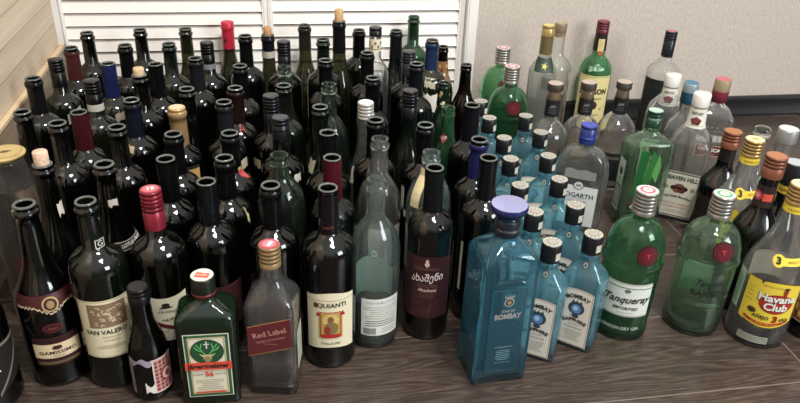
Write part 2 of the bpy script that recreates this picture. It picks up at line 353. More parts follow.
# where every bottle stands: x, y and its height, in millimetres
POS = {'a1': (-415.3, 1761.9, 303.0), 'a2': (-426.7, 1648.5, 303.0), 'a3': (-440.2, 1567.3, 303.0), 'a4': (-456.2, 1455.4, 303.0), 'a5': (-431.1,
1281.9, 303.0), 'a6': (-356.3, 1210.4, 309.8), 'a7': (-340.4, 1289.3, 296.1), 'a8': (-344.9, 1433.5, 303.0), 'a9': (-331.3, 1534.9, 303.0), 'a10':
(-316.8, 1660.8, 303.0), 'a11': (-300.9, 1781.4, 303.0), 'a12': (-258.7, 1455.5, 305.4), 'a13': (-237.8, 1533.2, 300.6), 'a14': (-255.8, 1325.8,
303.0), 'a15': (-261.3, 1201.5, 303.0), 'a16': (-257.8, 1059.4, 303.0), 'valero': (-260.5, 936.9, 306.6), 'gami': (-344.9, 953.1, 297.8), 'a19':
(-348.8, 1072.4, 300.9), 'a20': (-416.2, 1121.6, 299.1), 'edge': (-432.8, 904.8, 312.0), 'a23': (-223.8, 1667.1, 303.0), 'a24': (-198.0, 1785.4,
303.0), 'a25': (-141.5, 1670.5, 303.0), 'red26': (-102.4, 1837.0, 303.3), 'a27': (-56.6, 1697.2, 310.0), 'a28': (-159.1, 1560.6, 303.0), 'a29':
(-65.0, 1505.6, 303.0), 'a30': (-5.6, 1759.4, 293.6), 'a31': (29.8, 1663.3, 304.8), 'a32': (84.6, 1804.0, 303.0), 'a33': (120.0, 1668.9, 307.7),
'a34': (25.5, 1493.5, 303.0), 'a35': (163.4, 1736.1, 331.8), 'a36': (218.5, 1794.1, 291.8), 'a37': (248.8, 1717.1, 319.3), 'a38': (307.9, 1766.4,
297.3), 'a39': (364.9, 1838.5, 312.1), 'a40': (377.0, 1663.9, 303.0), 'a41': (424.2, 1743.4, 262.0), 'a42': (211.3, 1577.6, 303.0), 'a43': (305.7,
1579.6, 303.0), 'a44': (304.2, 1480.5, 308.1), 'a45': (114.7, 1530.8, 303.0), 'a46': (447.6, 1603.0, 262.0), 'a49': (-162.0, 1376.3, 303.0), 'a51':
(-71.5, 1378.4, 301.8), 'a52': (-89.8, 1300.0, 304.2), 'a53': (-171.5, 1279.9, 303.0), 'a54': (-166.4, 1164.0, 303.0), 'a55': (-74.9, 1160.2, 303.0),
'a56': (21.2, 1393.2, 299.1), 'a57': (-4.6, 1317.0, 306.9), 'a58': (10.0, 1218.4, 303.0), 'a61': (109.7, 1382.0, 303.0), 'a62': (83.5, 1264.7, 303.0),
'a63': (201.5, 1413.7, 303.0), 'a64': (169.5, 1277.9, 303.0), 'a65': (176.4, 1195.5, 303.0), 'a66': (87.8, 1146.0, 303.0), 'a67': (172.4, 1113.6,
303.0), 'a69': (264.3, 1334.4, 303.0), 'a70': (373.5, 1503.6, 255.7), 'a71': (346.1, 1342.0, 262.0), 'a72': (260.7, 1165.8, 303.0), 'a73': (367.4,
1249.9, 303.0), 'a75': (-168.6, 1068.5, 303.0), 'a76': (-81.0, 1075.3, 297.6), 'a77': (-104.2, 998.2, 296.1), 'a78': (4.5, 1073.1, 300.0), 'a79':
(-10.4, 971.4, 300.1), 'a80': (-178.3, 962.0, 305.9), 'a81': (86.6, 1048.1, 303.0), 'a82': (71.4, 940.2, 307.2), 'a83': (147.3, 977.3, 298.1), 'a86':
(250.9, 1065.6, 297.3), 'a87': (239.0, 986.0, 308.8), 'a88': (341.2, 1100.9, 301.1), 'a89': (334.8, 1020.6, 304.9), 'small': (-201.4, 890.6, 190.9),
'jager': (-110.1, 876.4, 212.0), 'redl': (-16.1, 886.6, 249.9), 'star': (324.8, 873.7, 303.0), 'ba': (451.2, 1398.9, 212.0), 'bb': (533.4, 1403.2,
212.0), 'bc': (536.6, 1315.2, 212.0), 'bd': (452.6, 1294.6, 212.0), 'be': (437.0, 1199.3, 212.0), 'bf': (513.5, 1204.9, 212.0), 'bg': (421.4, 1092.9,
212.0), 'bh': (499.8, 1108.2, 212.0), 'bi': (416.0, 998.7, 212.0), 'bj': (493.4, 1013.0, 212.0), 'bk': (412.4, 904.5, 212.0), 'bl': (486.8, 920.0,
212.0), 'bm': (458.2, 1494.9, 212.0), 'tA': (573.6, 1723.1, 262.0), 'tB': (553.2, 1582.0, 262.0), 'tC': (580.0, 949.1, 270.0), 'tD': (714.4, 944.1,
258.0), 'gold': (666.8, 1677.3, 330.5), 'cork': (721.2, 1732.5, 319.5), 'jam': (867.4, 1803.0, 303.7), 'r1': (608.8, 1446.0, 268.2), 'r2': (695.8,
1466.6, 260.9), 'r3': (785.0, 1474.9, 256.8), 'hog': (612.3, 1258.5, 250.0), 'gord': (766.9, 1290.4, 262.6), 'blk': (1016.2, 1716.5, 300.0), 'hh1':
(908.2, 1486.5, 267.6), 'hh2': (876.2, 1311.3, 288.6), 'blue': (900.3, 1396.3, 279.9), 'olm': (1008.7, 1444.8, 268.0), 'cop1': (892.3, 1205.7, 248.5),
'hv1': (875.1, 1115.9, 272.1), 'small2': (990.1, 1248.7, 221.6), 'silv': (982.2, 1167.6, 266.9), 'cop2': (826.0, 989.6, 300.5), 'blk2': (898.3,
1027.4, 266.7), 'hv2': (811.5, 899.3, 294.6), 'edge2': (915.0, 893.0, 275.0)}

# ---------------------------------------------------------------- bottle shapes (radius, height) outlines
def shoulder(R, rn, z0, z1, p=1.0, n=9):
    return [(rn + (R - rn) * (0.5 + 0.5 * math.cos(PI * (k / n) ** p)), z0 + (z1 - z0) * k / n) for k in range(n + 1)]
def round_shoulder(R, rn, z0, z1, n=10):
    out = [(R, z0)]
    for k in range(1, n + 1):
        s = k / n; a = rn + (R - rn) * (1 - s ** 2.0) ** .56; b = rn + (R - rn) * (.5 + .5 * math.cos(PI * s)); t = s ** 3.5
        out.append((a * (1 - t) + b * t, z0 + (z1 - z0) * s))
    return out
def prof_bordeaux(R, H):
    return [(R - 7, 0), (R - 2, 2), (R, 8)] + round_shoulder(R, 15.2, .635 * H, .765 * H, 12) + [(14.3, H - 22)]
def prof_burgundy(R, H):
    return [(R - 8, 0), (R - 2, 2), (R, 9)] + shoulder(R, 15.4, .44 * H, .76 * H, .88, 12) + [(14.4, H - 22)]
def prof_sparkling(R, H):
    return [(R - 8, 0), (R - 2, 3), (R, 10)] + shoulder(R, 18.5, .46 * H, .74 * H, .9, 12) + [(15.2, H - 34)]
def prof_beer(R, H):
    return [(R - 6, 0), (R - 2, 2), (R, 7)] + shoulder(R, 14.0, .56 * H, .80 * H, .95, 10) + [(12.4, H - 20)]
def prof_slim(R, H):
    return [(R - 5, 0), (R - 1, 2), (R, 6)] + shoulder(R, 15.0, .64 * H, .78 * H, 1.0, 10) + [(14.0, H - 18)]
def prof_dome(R, H): return [(R - 7, 0), (R - 2, 2), (R, 8)] + round_shoulder(R, 15.4, .54 * H, .79 * H, 14) + [(14.3, H - 22)]
def prof_squat(R, H): return [(R - 7, 0), (R - 2, 2), (R, 8)] + round_shoulder(R, 16.0, .64 * H, .88 * H, 14) + [(15.0, H - 22)]
PROF = {'dome': prof_dome, 'squat': prof_squat, 'bordeaux': prof_bordeaux, 'burgundy': prof_burgundy, 'sparkling': prof_sparkling, 'beer': prof_beer, 'slim': prof_slim}
def mouth(H, bead=16.2, lip=14.6):
    """finish of the neck: a bead, a groove, the lip, then down inside the neck"""
    return [(13.9, H - 17.5), (bead, H - 16), (bead + .3, H - 13.5), (bead, H - 10.5), (13.9, H - 9), (13.8, H - 6), (lip, H - 4.5), (lip + .2, H - 2.2), (lip - .6, H - .5), (lip - 1.6, H), (11.6, H - .3), (10.8, H - 2), (10.4, H - 12), (10.2, H - 62)]

def root(name, key, label, cat, group, turn=0.0, face=True):
    x, y, H = POS[key]
    o = bpy.data.objects.new(name, None); COL.objects.link(o); o.empty_display_size = .03
    o.location = (x * S, y * S, 0.0)
    o.rotation_euler = (0, 0, math.atan2(-x, y) + turn)
    o['label'] = label; o['category'] = cat
    if group: o['group'] = group
    return o
SEE = ('clear', 'frost', 'aqua', 'pale', 'sage', 'green', 'blue', 'star')
def inner_wall(P, th=3.2, floor=9):
    """the inside face of the glass, with its thick floor"""
    Q = [(max(r - th, 4), z) for r, z in P if z > floor + 4]
    r0 = Q[0][0]
    return [(r0 * .35, floor + 7), (r0 * .75, floor + 1.5), (r0 - 3, floor), (r0, floor + 4)] + Q
def ringed(bm, r, z0, z1, k, dep=.5, mi=0, n=32, top=True):
    """a cap's wall with k rolled grooves, and its top"""
    P = [(r, z0)]
    h = (z1 - z0)
    for i in range(k):
        z = z1 - 5 - i * 6.5
        if z - 3 < z0: break
        P += [(r, z - 2.2), (r - dep - .5, z - 1.4), (r - dep - .5, z - .6), (r, z)]
    P = [P[0]] + sorted(P[1:], key=lambda p: p[1])
    P += [(r, z1 - 1.4), (r - .5, z1 - .3), (r - 1.6, z1)]
    lathe(bm, P, n, mi, close_bottom=False, close_top=top)

def scrap(parent, rf, z, turn, wdt, hgt, col, seed):
    rnd = random.Random(seed); d = Decal(); mm = mat(col, .8)
    n = 8; top = [hgt * (1 + .10 * rnd.uniform(-1, 1)) for _ in range(n + 1)]; bot = [hgt * .16 * rnd.uniform(-1, 1) + hgt * rnd.choice((0, .04)) for _ in range(n + 1)]
    tilt = rnd.uniform(-.35, .35)
    f = lambda L: (lambda u: L[max(0, min(n, int(round((u / wdt + .5) * n))))] + tilt * u)
    d.band(-wdt / 2, wdt / 2, f(top), f(bot), mm, 0, n, 2)
    return d.build('torn_label', parent, on_round(rf, z, .6, turn))

def wine(key, label, form='bordeaux', glass='black', top='open', R=None, group='empty dark wine bottles', turn=0.0, name='wine_bottle', cat='bottle', scraps=(), sleeve=None, sleeve_to=.70, liner=None, cut=0):
    x, y, H = POS[key]
    R = R or {'dome': 40, 'squat': 41, 'bordeaux': 39, 'burgundy': 40.5, 'sparkling': 43, 'beer': 31, 'slim': 35}[form]
    t = root(name, key, label, cat, group, turn)
    base = PROF[form](R, H)
    closed = isinstance(top, tuple) and top[0] in ('screw', 'capsule', 'cap')
    mo = mouth(H) if form != 'beer' else [(12.4, H - 16), (13.6, H - 14.5), (13.8, H - 11), (12.8, H - 9.5), (12.4, H - 5), (13.2, H - 3.5), (13.3, H - 1.5), (12, H), (9.6, H - .5), (8.9, H - 3), (8.7, H - 50)]
    if form == 'sparkling': mo = mouth(H, 17.6, 15.4)
    straight = bool(sleeve) and cut <= 5 and form == 'bordeaux'
    if straight: mo = [(14.2, H - 10), (14.4, H - 4), (14.5, H - 1.5), (13.8, H), (11.8, H - .1), (11, H - 1.5), (10.6, H - 12), (10.4, H - 62)]
    outer = base + ([(13.2, H - 4), (12, H - 2)] if closed else mo)
    bm = bmesh.new()
    if glass in SEE: hollow_lathe(bm, outer[:-1] if not closed else outer, inner_wall(base))
    else: lathe(bm, outer, 36, 0, True, closed)
    for f in bm.faces:                                      # a paler glass paints the bright ring of light into the lip
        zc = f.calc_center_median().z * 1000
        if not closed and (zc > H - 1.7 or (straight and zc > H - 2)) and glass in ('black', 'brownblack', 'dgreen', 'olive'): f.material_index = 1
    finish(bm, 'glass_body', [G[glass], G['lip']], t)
    rf = lambda z: interp(base, z)
    if sleeve:                                              # foil left on the neck below the mouth
        z0 = max(sleeve_to, .765) * H; bm = bmesh.new(); zt = H - (2.5 + cut)
        P = [(rf(z0) + .6, z0)] + [(rf(z0 + (H - 22 - z0) * k / 6) + .6, z0 + (H - 22 - z0) * k / 6) for k in range(1, 7)] + ([(15.3, H - 12), (15.3, zt)] if straight else [(15.6, H - 18), (16.9, H - 16), (16.9, H - 10), (15.6, H - 8.5), (15.4, zt)])
        lathe(bm, P, 32, 0, False, False); finish(bm, 'foil_sleeve', mat(sleeve, .22, .0, .22, bump=.12, bscale=120), t)
    if isinstance(top, tuple):
        k = top[0]
        if k == 'screw':                                    # ('screw', colour, length, top colour, grooves)
            _, c, ln, tc_, gr = top; bm = bmesh.new()
            ringed(bm, 15.2, H - ln, H, gr); cp = finish(bm, 'screw_cap', mat(c, .3, .35), t)
            if ln > 30:
                bm = bmesh.new(); lathe(bm, [(15.45, H - 22), (15.9, H - 21.2), (15.9, H - 20.2), (15.45, H - 19.4)], 32, 0, False); finish(bm, 'cap_ring', mat(c, .25, .5), cp)
            if tc_:
                d = Decal(); d.ellipse(0, 0, 12.6, 12.6, mat(tc_, .4), 0, 20); d.build('cap_top', cp, on_top(H))
        elif k == 'capsule':                                # foil still whole: ('capsule', colour, length)
            _, c, ln = top; bm = bmesh.new()
            lathe(bm, [(15.3, H - ln), (15.0, H - 22), (15.6, H - 18), (16.5, H - 16), (16.5, H - 11), (15.6, H - 9), (15.6, H - 2), (14.6, H - .4), (12.5, H)], 32, 0, False, True)
            finish(bm, 'foil_capsule', mat(c, .35, .2, bump=.25, bscale=150), t)
        elif k == 'cork':                                   # ('cork', colour, height above the lip, radius)
            _, c, ln, cr = top; bm = bmesh.new()
            lathe(bm, [(cr - .8, H - 12), (cr, H + 1), (cr + .1, H + ln - 1.5), (cr - 1, H + ln)], 24, 0, True, True)
            finish(bm, 'cork', mat(c, .85, bump=.8, bscale=350, var=.35), t)
    if liner:                                               # a pale band below the foil: (colour, z, height)
        c, z, h = liner; bm = bmesh.new(); lathe(bm, [(rf(z) + .9, z), (rf(z + h) + .9, z + h)], 32, 0, False); finish(bm, 'neck_band', mat(c, .6, var=.2), t)
    for i, (z, tn, wd, hg, c) in enumerate(scraps): scrap(t, rf, z, tn, wd, hg, c, len(key) + i + int(abs(x)))
    return t, rf, H, R
def part_decal(d, name, t, fn, label=None):
    o = d.build(name, t, fn)
    if label: o['label'] = label
    return o
def bodyR(R): return R

CREAM = mat('#d8cfb0', .7); WHITE = mat('#d9d6ce', .6); INK = mat('#1b1714', .7); GOLD = mat('#a98a4a', .4, .6); RED = mat('#a3202a', .6)
MAROON = mat('#4a1a1c', .6); GREY = mat('#8c877c', .7); BLACKP = mat('#121212', .35); SILV = mat('#c9c8c4', .3, .7); PALEG = mat('#a79e8a', .7)

# ---------------------------------------------------------------- the dark wine bottles, back rows first
DK = '#09090a'
wine('a1', 'open black slim-necked wine bottle between the faded maroon sleeve and the louvre door')
wine('a2', 'wine bottle with a faded maroon foil sleeve below its black mouth, by the pine corner', sleeve='#40201f', sleeve_to=.66, cut=17)
wine('a3', 'black screw-capped wine bottle right against the pine wall, pale label edge on its shoulder', top=('screw', DK, 58, None, 4), glass='dgreen', scraps=((178, .5, 34, 22, '#8b8577'),))
wine('a4', 'open black wine bottle beside the pine wall, between the screw-capped one and the wooden-lidded jar', glass='black', sleeve='#0e0e10', sleeve_to=.72, cut=16)
wine('a5', 'open black wine bottle closest to the pine wall, directly behind the stopper in pinkish cork', form='burgundy')
wine('a6', 'open black wine bottle standing at the maroon-sleeved bottle\'s pine-wall side, third row from the front')
wine('a7', 'open wine bottle with a dark red foil sleeve, before the white-banded black screw cap', sleeve='#3a1317', sleeve_to=.70, glass='dgreen')
wine('a8', 'wine bottle with a black screw cap and white neck band near the pine wall', top=('screw', DK, 50, None, 4), glass='olive', liner=('#b9b5ab', 243, 14))
wine('a9', 'open wine bottle with a royal blue foil sleeve near the pine wall', sleeve='#1c2148', sleeve_to=.70, glass='olive', scraps=((190, .35, 30, 18, '#8d8470'),))
wine('a10', 'open black wine bottle with a thick double-ringed mouth behind the blue-sleeved bottle', sleeve=DK, cut=14)
wine('a11', 'open black wine bottle tall against the louvres, just behind the double-ringed one', )
wine('a12', 'dark wine bottle plugged with a pale bright-topped cork, beside the royal blue sleeve', top=('cork', '#cdb38c', 13, 10.5), group='corked bottles')
wine('a13', 'open black wine bottle next to the one plugged with a short pale cork', sleeve=DK, cut=3)
wine('a14', 'open wine bottle with a navy tinted sleeve standing in front of the pale cork', sleeve='#11131f', cut=16, scraps=((210, -.5, 16, 12, '#9b8c70'),))
wine('a15', 'open black wine bottle with a wide ringed mouth, behind the bottle with white-lettered shoulder band', scraps=((170, .7, 14, 10, '#6e7366'),))
t, rf, H, R = wine('a16', 'dark sparkling bottle, open, with a curved white-lettered band on its shoulder', form='sparkling', R=40, name='sparkling_wine_bottle', scraps=((236, .2, 14, 12, '#b5b0a3'),))
d = Decal(); d.band(-40, 60, lambda u: 9 + .002 * u * u, lambda u: -3 + .002 * u * u, mat('#15120f', .5), 0, 24, 2); d.band(-40, 60, lambda u: 10.4 + .002 * u * u, lambda u: 9 + .002 * u * u, GREY, 1, 24); d.band(-40, 60, lambda u: -3 + .002 * u * u, lambda u: -4.2 + .002 * u * u, GREY, 1, 24)
d.text('LOTUS GRAND', 24, 5, 8, WHITE, 2, width=44, rot=.09, bold=.02)
part_decal(d, 'shoulder_label', t, on_round(rf, 168, .7, .1))
wine('a23', 'open dark green wine bottle in front of the louvres, beside the olive see-through one', glass='dgreen')
wine('a24', 'olive see-through wine bottle, open and foil-free, tall before the louvres', form='burgundy', glass='olive', R=39)
wine('a25', 'black screw-capped wine bottle with a silvery band on its neck, next to the red-capsuled one', top=('screw', DK, 48, None, 4), liner=('#6f7072', 243, 12))
t, rf, H, R = wine('red26', 'green wine bottle with a long bright red foil capsule, back row against the louvres', form='burgundy', glass='olive', top=('capsule', '#b3283a', 66), R=38)
d = Decal(); d.ellipse(0, 0, 4.2, 6, mat('#4a1420', .6), 0); part_decal(d, 'capsule_seal', t, on_round(15.6, H - 44, .4, -.5))
d = Decal(); d.ellipse(0, 0, 12, 12, mat('#c94455', .6), 0); part_decal(d, 'capsule_top', t, on_top(H))
wine('a27', 'open black wine bottle between the bright red capsule and the white-banded corked bottle', sleeve=DK, cut=13)
wine('a28', 'open wine bottle with a matt charcoal sleeve in front of the olive see-through one', sleeve='#17181b', sleeve_to=.66, cut=16)
wine('a29', 'open black wine bottle with a broad ringed mouth standing before the bright red capsule', sleeve=DK, cut=15)
wine('a30', 'corked bottle with black neck foil over a white band, before the door divider', form='burgundy', glass='olive', top=('cork', '#b98a63', 17, 9.6), sleeve='#121016', sleeve_to=.84, liner=('#aaa696', 238, 16), group='corked bottles', R=39)
wine('a31', 'black wine bottle with a black ribbed screw cap just beyond the white door divider', top=('screw', '#141519', 52, None, 5))
wine('a32', 'slender olive-brown empty wine bottle, open, alone in a gap before the louvres', form='burgundy', glass='olive', R=39, sleeve='#1d1d19', sleeve_to=.80, cut=13)
wine('a33', 'open dark wine bottle between the olive-brown one and the tall corked one', glass='dgreen')
wine('a34', 'dark bottle with a clear glassy ringed mouth in front of the ribbed black screw cap', glass='sage', form='burgundy')
wine('a35', 'tallest black-necked bottle, long pale cork sticking out of it, before the louvres', form='burgundy', glass='olive', top=('cork', '#c5a06d', 25, 10.4), sleeve='#0f0f10', sleeve_to=.74, group='corked bottles')
wine('a36', 'open black wine bottle between the tall corked one and the clear ornate-necked one', sleeve=DK, cut=12)
t, rf, H, R = wine('a37', 'clear bottle with a black cap and an ornate pale paper band on its neck', form='slim', glass='clear', top=('screw', '#15151a', 20, None, 1), name='spirit_bottle', group=None)
d = Decal(); d.band(-42, 42, 14, -16, mat('#cfc6ae', .7), 0, 20, 2)
for k in range(-5, 6): d.ellipse(k * 7.5, 4 * (-1) ** k, 3, 4, mat('#7b6a4c', .6), 1, 8)
d.rect(-42, 42, -11, -9, GOLD, 1); part_decal(d, 'neck_label', t, on_round(rf, H - 40, .6))
wine('a38', 'open black wine bottle with sloping shoulders at the green-necked bottle\'s side', form='burgundy', glass='black', sleeve='#101114', sleeve_to=.74, cut=12)
wine('a39', 'tall bright green wine bottle, open, at the rear against the louvres', glass='jgreen')
wine('a40', 'open wine bottle with a dark blue foil sleeve near the door jamb', glass='olive', sleeve='#1b2a44', sleeve_to=.72, cut=14, scraps=((196, 0, 26, 22, '#a09880'), (130, 0, 40, 50, '#cfcabd')))
t, rf, H, R = wine('a41', 'small brown beer bottle with gold and red neck paper by the louvre door\'s end', form='beer', glass='brownblack', name='beer_bottle', group='beer bottles')
d = Decal(); d.band(-30, 30, 26, -26, mat('#7a5a36', .5), 0, 14, 5)
for k in range(9): d.ellipse(-24 + 6 * k, 14 - 11 * (k % 3), 3.4, 4.6, mat(('#b69a5c', '#5c1d1a', '#c9bfa2')[k % 3], .5), 1, 8)
part_decal(d, 'neck_label', t, on_round(rf, H - 62, .6))
wine('a42', 'open black wine bottle one row before the clear bottle with ornate neck paper', sleeve=DK, cut=15)
wine('a43', 'dark wine bottle with a charcoal screw cap in front of the tall green-necked one', top=('screw', '#22252c', 54, None, 4))
wine('a44', 'open black wine bottle with a wide shiny ring, just before the charcoal screw cap', sleeve='#0e0f14', cut=14)
wine('a45', 'open black wine bottle below the pale-corked tall one, mouth ring glinting', sleeve=DK, cut=15)
wine('a46', 'brown-black long-necked beer bottle at the end of the dark rows, before the beige wall', form='beer', glass='brownblack', name='beer_bottle', group='beer bottles')
wine('a49', 'open black wine bottle with round shoulders, behind the gold-capped one', form='burgundy')
t, rf, H, R = wine('a51', 'open wine bottle with a brown-black sleeve marked with a thin red letter A', sleeve='#1c0f0e', sleeve_to=.66, cut=16)
d = Decal(); d.text('A', 0, 0, 20, mat('#8a2a22', .5), 0); part_decal(d, 'sleeve_mark', t, on_round(lambda z: rf(z), H - 78, 1.2, .3))
wine('a52', 'open wine bottle with a smooth grey-black sleeve, in front of the one marked A', sleeve='#191a1c', sleeve_to=.64, cut=12, scraps=((176, .7, 26, 20, '#b6ad94'),))
t, rf, H, R = wine('a53', 'dark bottle with a gold-tan ribbed screw cap over a long tan neck sleeve', top=('screw', '#b9986b', 30, '#c9b593', 3), sleeve='#7a6344', sleeve_to=.62, cut=27)
d = Decal(); d.band(-24, 24, 3, -3, mat('#1d1410', .5), 1, 12); d.band(-24, 24, -3, -28, mat('#b8935a', .5), 0, 12, 3); d.ellipse(-6, -14, 5, 9, mat('#e2c98f', .5), 1, 8)
part_decal(d, 'neck_label', t, on_round(rf, 198, 1.0, .15))
wine('a54', 'open black wine bottle standing directly in front of the gold-tan screw cap', sleeve=DK, cut=16)
wine('a55', 'open black wine bottle with red and gold scraps of paper on its neck side', sleeve=DK, cut=16, scraps=((222, 1.1, 14, 14, '#a8413f'), (236, .9, 8, 6, '#b89a5a')))
wine('a56', 'open black wine bottle beside a flat black screw cap, in front of the glassy-ringed mouth', glass='dgreen')
wine('a57', 'dark bottle with a deeply ridged black cap, rear one of two adjoining black caps', top=('screw', '#17181b', 56, '#2c2e31', 5), scraps=((170, -1.0, 24, 18, '#aca283'),))
wine('a58', 'dark bottle with a smooth flat-topped black cap, front one of two adjoining black caps', top=('screw', '#15171a', 40, '#303338', 2), scraps=((188, .75, 15, 16, '#c9c5b8'),))
wine('a61', 'grey-green glass bottle with a rounded see-through mouth in the middle of the dark rows', glass='sage', form='dome')
wine('a62', 'open bottle with a thick black bead mouth and green sloping shoulders, before the grey-green one', glass='dgreen', form='burgundy', scraps=((178, -.9, 16, 24, '#8f8d74'),))
wine('a63', 'open black wine bottle with a broad shiny mouth, behind the white screw cap', sleeve=DK, cut=16)
wine('a64', 'clear slim bottle with a white-topped silver screw cap among the dark bottles', form='burgundy', glass='clear', top=('screw', '#bab7ae', 30, '#dfe3e0', 4), R=36, name='spirit_bottle', group=None, scraps=((150, -.3, 44, 34, '#b2ad9a'),))
wine('a65', 'open black wine bottle standing just before the white-topped silver screw cap', sleeve=DK, cut=12, glass='black')
wine('a66', 'open black wine bottle directly behind the red-rimmed one', sleeve=DK, cut=4)
wine('a67', 'clear grey wine bottle with a thick pale glass mouth, rear one of two clear empties', form='dome', R=39, glass='clear', group=None)
wine('a69', 'dark green bottle with a tall black screw cap and a white label edge, mid-field', glass='dgreen', top=('screw', '#141518', 54, '#26282b', 5), form='burgundy')
t, rf, H, R = wine('a70', 'green beer bottle with torn gold foil around its neck', form='beer', glass='jgreen', name='beer_bottle', group='beer bottles')
d = Decal(); rnd = random.Random(4)
for k in range(22): d.ellipse(rnd.uniform(-30, 30), rnd.uniform(-24, 16), rnd.uniform(2, 5), rnd.uniform(2, 6), mat(('#b8a468', '#d2c79b', '#26301f')[k % 3], .4, .3), k % 3, 6)
part_decal(d, 'neck_foil', t, on_round(rf, H - 36, .6))
t, rf, H, R = wine('a71', 'green beer bottle with a small red diamond badge numbered 17 on its neck', form='beer', glass='green', name='beer_bottle', group='beer bottles')
d = Decal(); d.poly([(-9, 0), (0, -11), (9, 0), (0, 11)], mat('#b3333a', .5), 0); d.text('17', 0, 0, 10, WHITE, 2, shear=.2, bold=.03)
part_decal(d, 'neck_badge', t, on_round(rf, H - 62, .7, -.45))
wine('a72', 'open wine bottle with black sleeve and a torn white label curling at its shoulder', sleeve=DK, cut=13, scraps=((140, -1.1, 12, 46, '#c6c3bb'), (128, -.6, 26, 14, '#cbc8be')))
wine('a73', 'tall open black wine bottle standing next to the rearmost small blue gin bottles', sleeve='#0e0f13', sleeve_to=.66, cut=4)
wine('a75', 'open black wine bottle between the one with the lettered band and the gold-tan sleeve', sleeve=DK, cut=4)
wine('a76', 'open black wine bottle with a pronounced double ring, just behind the thin silver-rimmed one', sleeve=DK, cut=16, scraps=((190, .9, 5, 24, '#a59a6c'),))
t, rf, H, R = wine('a77', 'open black bottle with a thin silvery rim and smooth sleeve beside the red screw cap', sleeve='#0d0d11', sleeve_to=.70, cut=0)
d = Decal(); d.rect(-34, 38, 0, 78, mat('#3a1418', .6), 0); d.frame(-34, 38, 0, 78, 1.2, mat('#5c3a30', .6)); part_decal(d, 'label', t, on_round(R, 52, .5, .3))
wine('a78', 'squat dark sage-green bottle with a thick clear rim, centre of the rows', form='squat', glass='sage', R=41, group=None)
t, rf, H, R = wine('a79', 'open black wine bottle behind the red-labelled whisky bottle', sleeve=DK, cut=10)
d = Decal(); d.rect(-30, 30, 0, 62, mat('#3f1719', .6), 0); part_decal(d, 'label', t, on_round(R, 62, .5, -.3))
wine('a81', 'dark wine bottle whose neck foil is red right up to its open mouth', sleeve='#44111a', sleeve_to=.64, cut=0)
wine('a88', 'open wine bottle with a navy foil sleeve behind the deep blue square bottle', form='bordeaux', glass='black', sleeve='#1b1d45', sleeve_to=.68, cut=13)
t, rf, H, R = wine('a89', 'open black-sleeved wine bottle next to the deep blue square bottle, pale label edge', glass='black', sleeve='#0f0e11', sleeve_to=.62, cut=2)
d = Decal(); d.rect(-3, 3, 0, 96, CREAM, 0, 3); part_decal(d, 'label_edge', t, on_round(R, 62, .5, -.85))
d = Decal(); d.rect(-2, 2, 0, 80, CREAM, 0, 3); part_decal(d, 'back_label_edge', t, on_round(R, 55, .5, .25))

# corked stub bottle, wooden-lidded jar and the bottle cut by the frame
wine('a19', 'dark bottle stoppered with a broken pinkish cork, greenish rim, beside the wooden-lidded jar', form='burgundy', glass='black', top=('cork', '#d9b9a0', 20, 10.8), group='corked bottles', scraps=((214, .9, 13, 22, '#c9c4b6'),))
t = root('glass_jar', 'a20', 'tall cloudy clear carafe with a wide pale wooden lid by the pine wall', 'jar', None)
H = POS['a20'][2]; bm = bmesh.new()
lathe(bm, [(36, 0), (40, 3), (41, 12)] + [(41 - 15 * k / 10 * (k / 10), 120 + (H - 135) * k / 10) for k in range(11)] + [(26, H - 10), (24, H - 10), (24, H - 60)], 36)
finish(bm, 'glass_body', G['clear'], t)
bm = bmesh.new(); lathe(bm, [(23, H - 12), (23.4, H - 5), (29.5, H - 5), (30.5, H - 3), (30.5, H - 1.4), (29, H)], 36, 0, True, True); finish(bm, 'wooden_lid', mat('#b59c66', .55, bump=.4, bscale=60, var=.2), t)
d = Decal(); d.ellipse(0, 0, 26, 26, mat('#a38c58', .6, var=.2), 0, 24); d.ellipse(0, 0, 24, 24, mat('#b8a06c', .6, var=.2), 1, 24); d.poly([(-9, -3), (4, -5), (11, 1), (-2, 5)], mat('#5b4a33', .7), 2)
part_decal(d, 'lid_mark', t, on_top(H))
d = Decal(); d.rect(-30, 44, 0, 70, MAROON, 0, 2); part_decal(d, 'label', t, on_round(41.1, 60, .5, .2))
t, rf, H, R = wine('edge', 'dark sparkling wine bottle half out of the picture at the pine wall side', form='sparkling', name='sparkling_wine_bottle', group='sparkling wine bottles')
d = Decal(); d.band(-10, 62, lambda u: 92 - .0 * u, lambda u: max(0, 46 - 1.25 * (62 - u) if u < 62 else 46) * 0 + 8 + .55 * abs(u - 10), mat('#141310', .6), 0, 24, 3)
d.band(-10, 62, 92, 87, mat('#6d6658', .6), 1, 24); d.band(8, 62, lambda u: 14 + 1.35 * (u - 10), lambda u: 8 + 1.35 * (u - 10), mat('#6d6658', .6), 1, 20)
d.text('A', 10, 55, 22, WHITE, 2); part_decal(d, 'label', t, on_round(R, 22, .5, 0))
d = Decal(); d.rect(-60, 60, 0, 22, MAROON, 0, 3); part_decal(d, 'neck_label', t, on_round(rf, 170, .6))

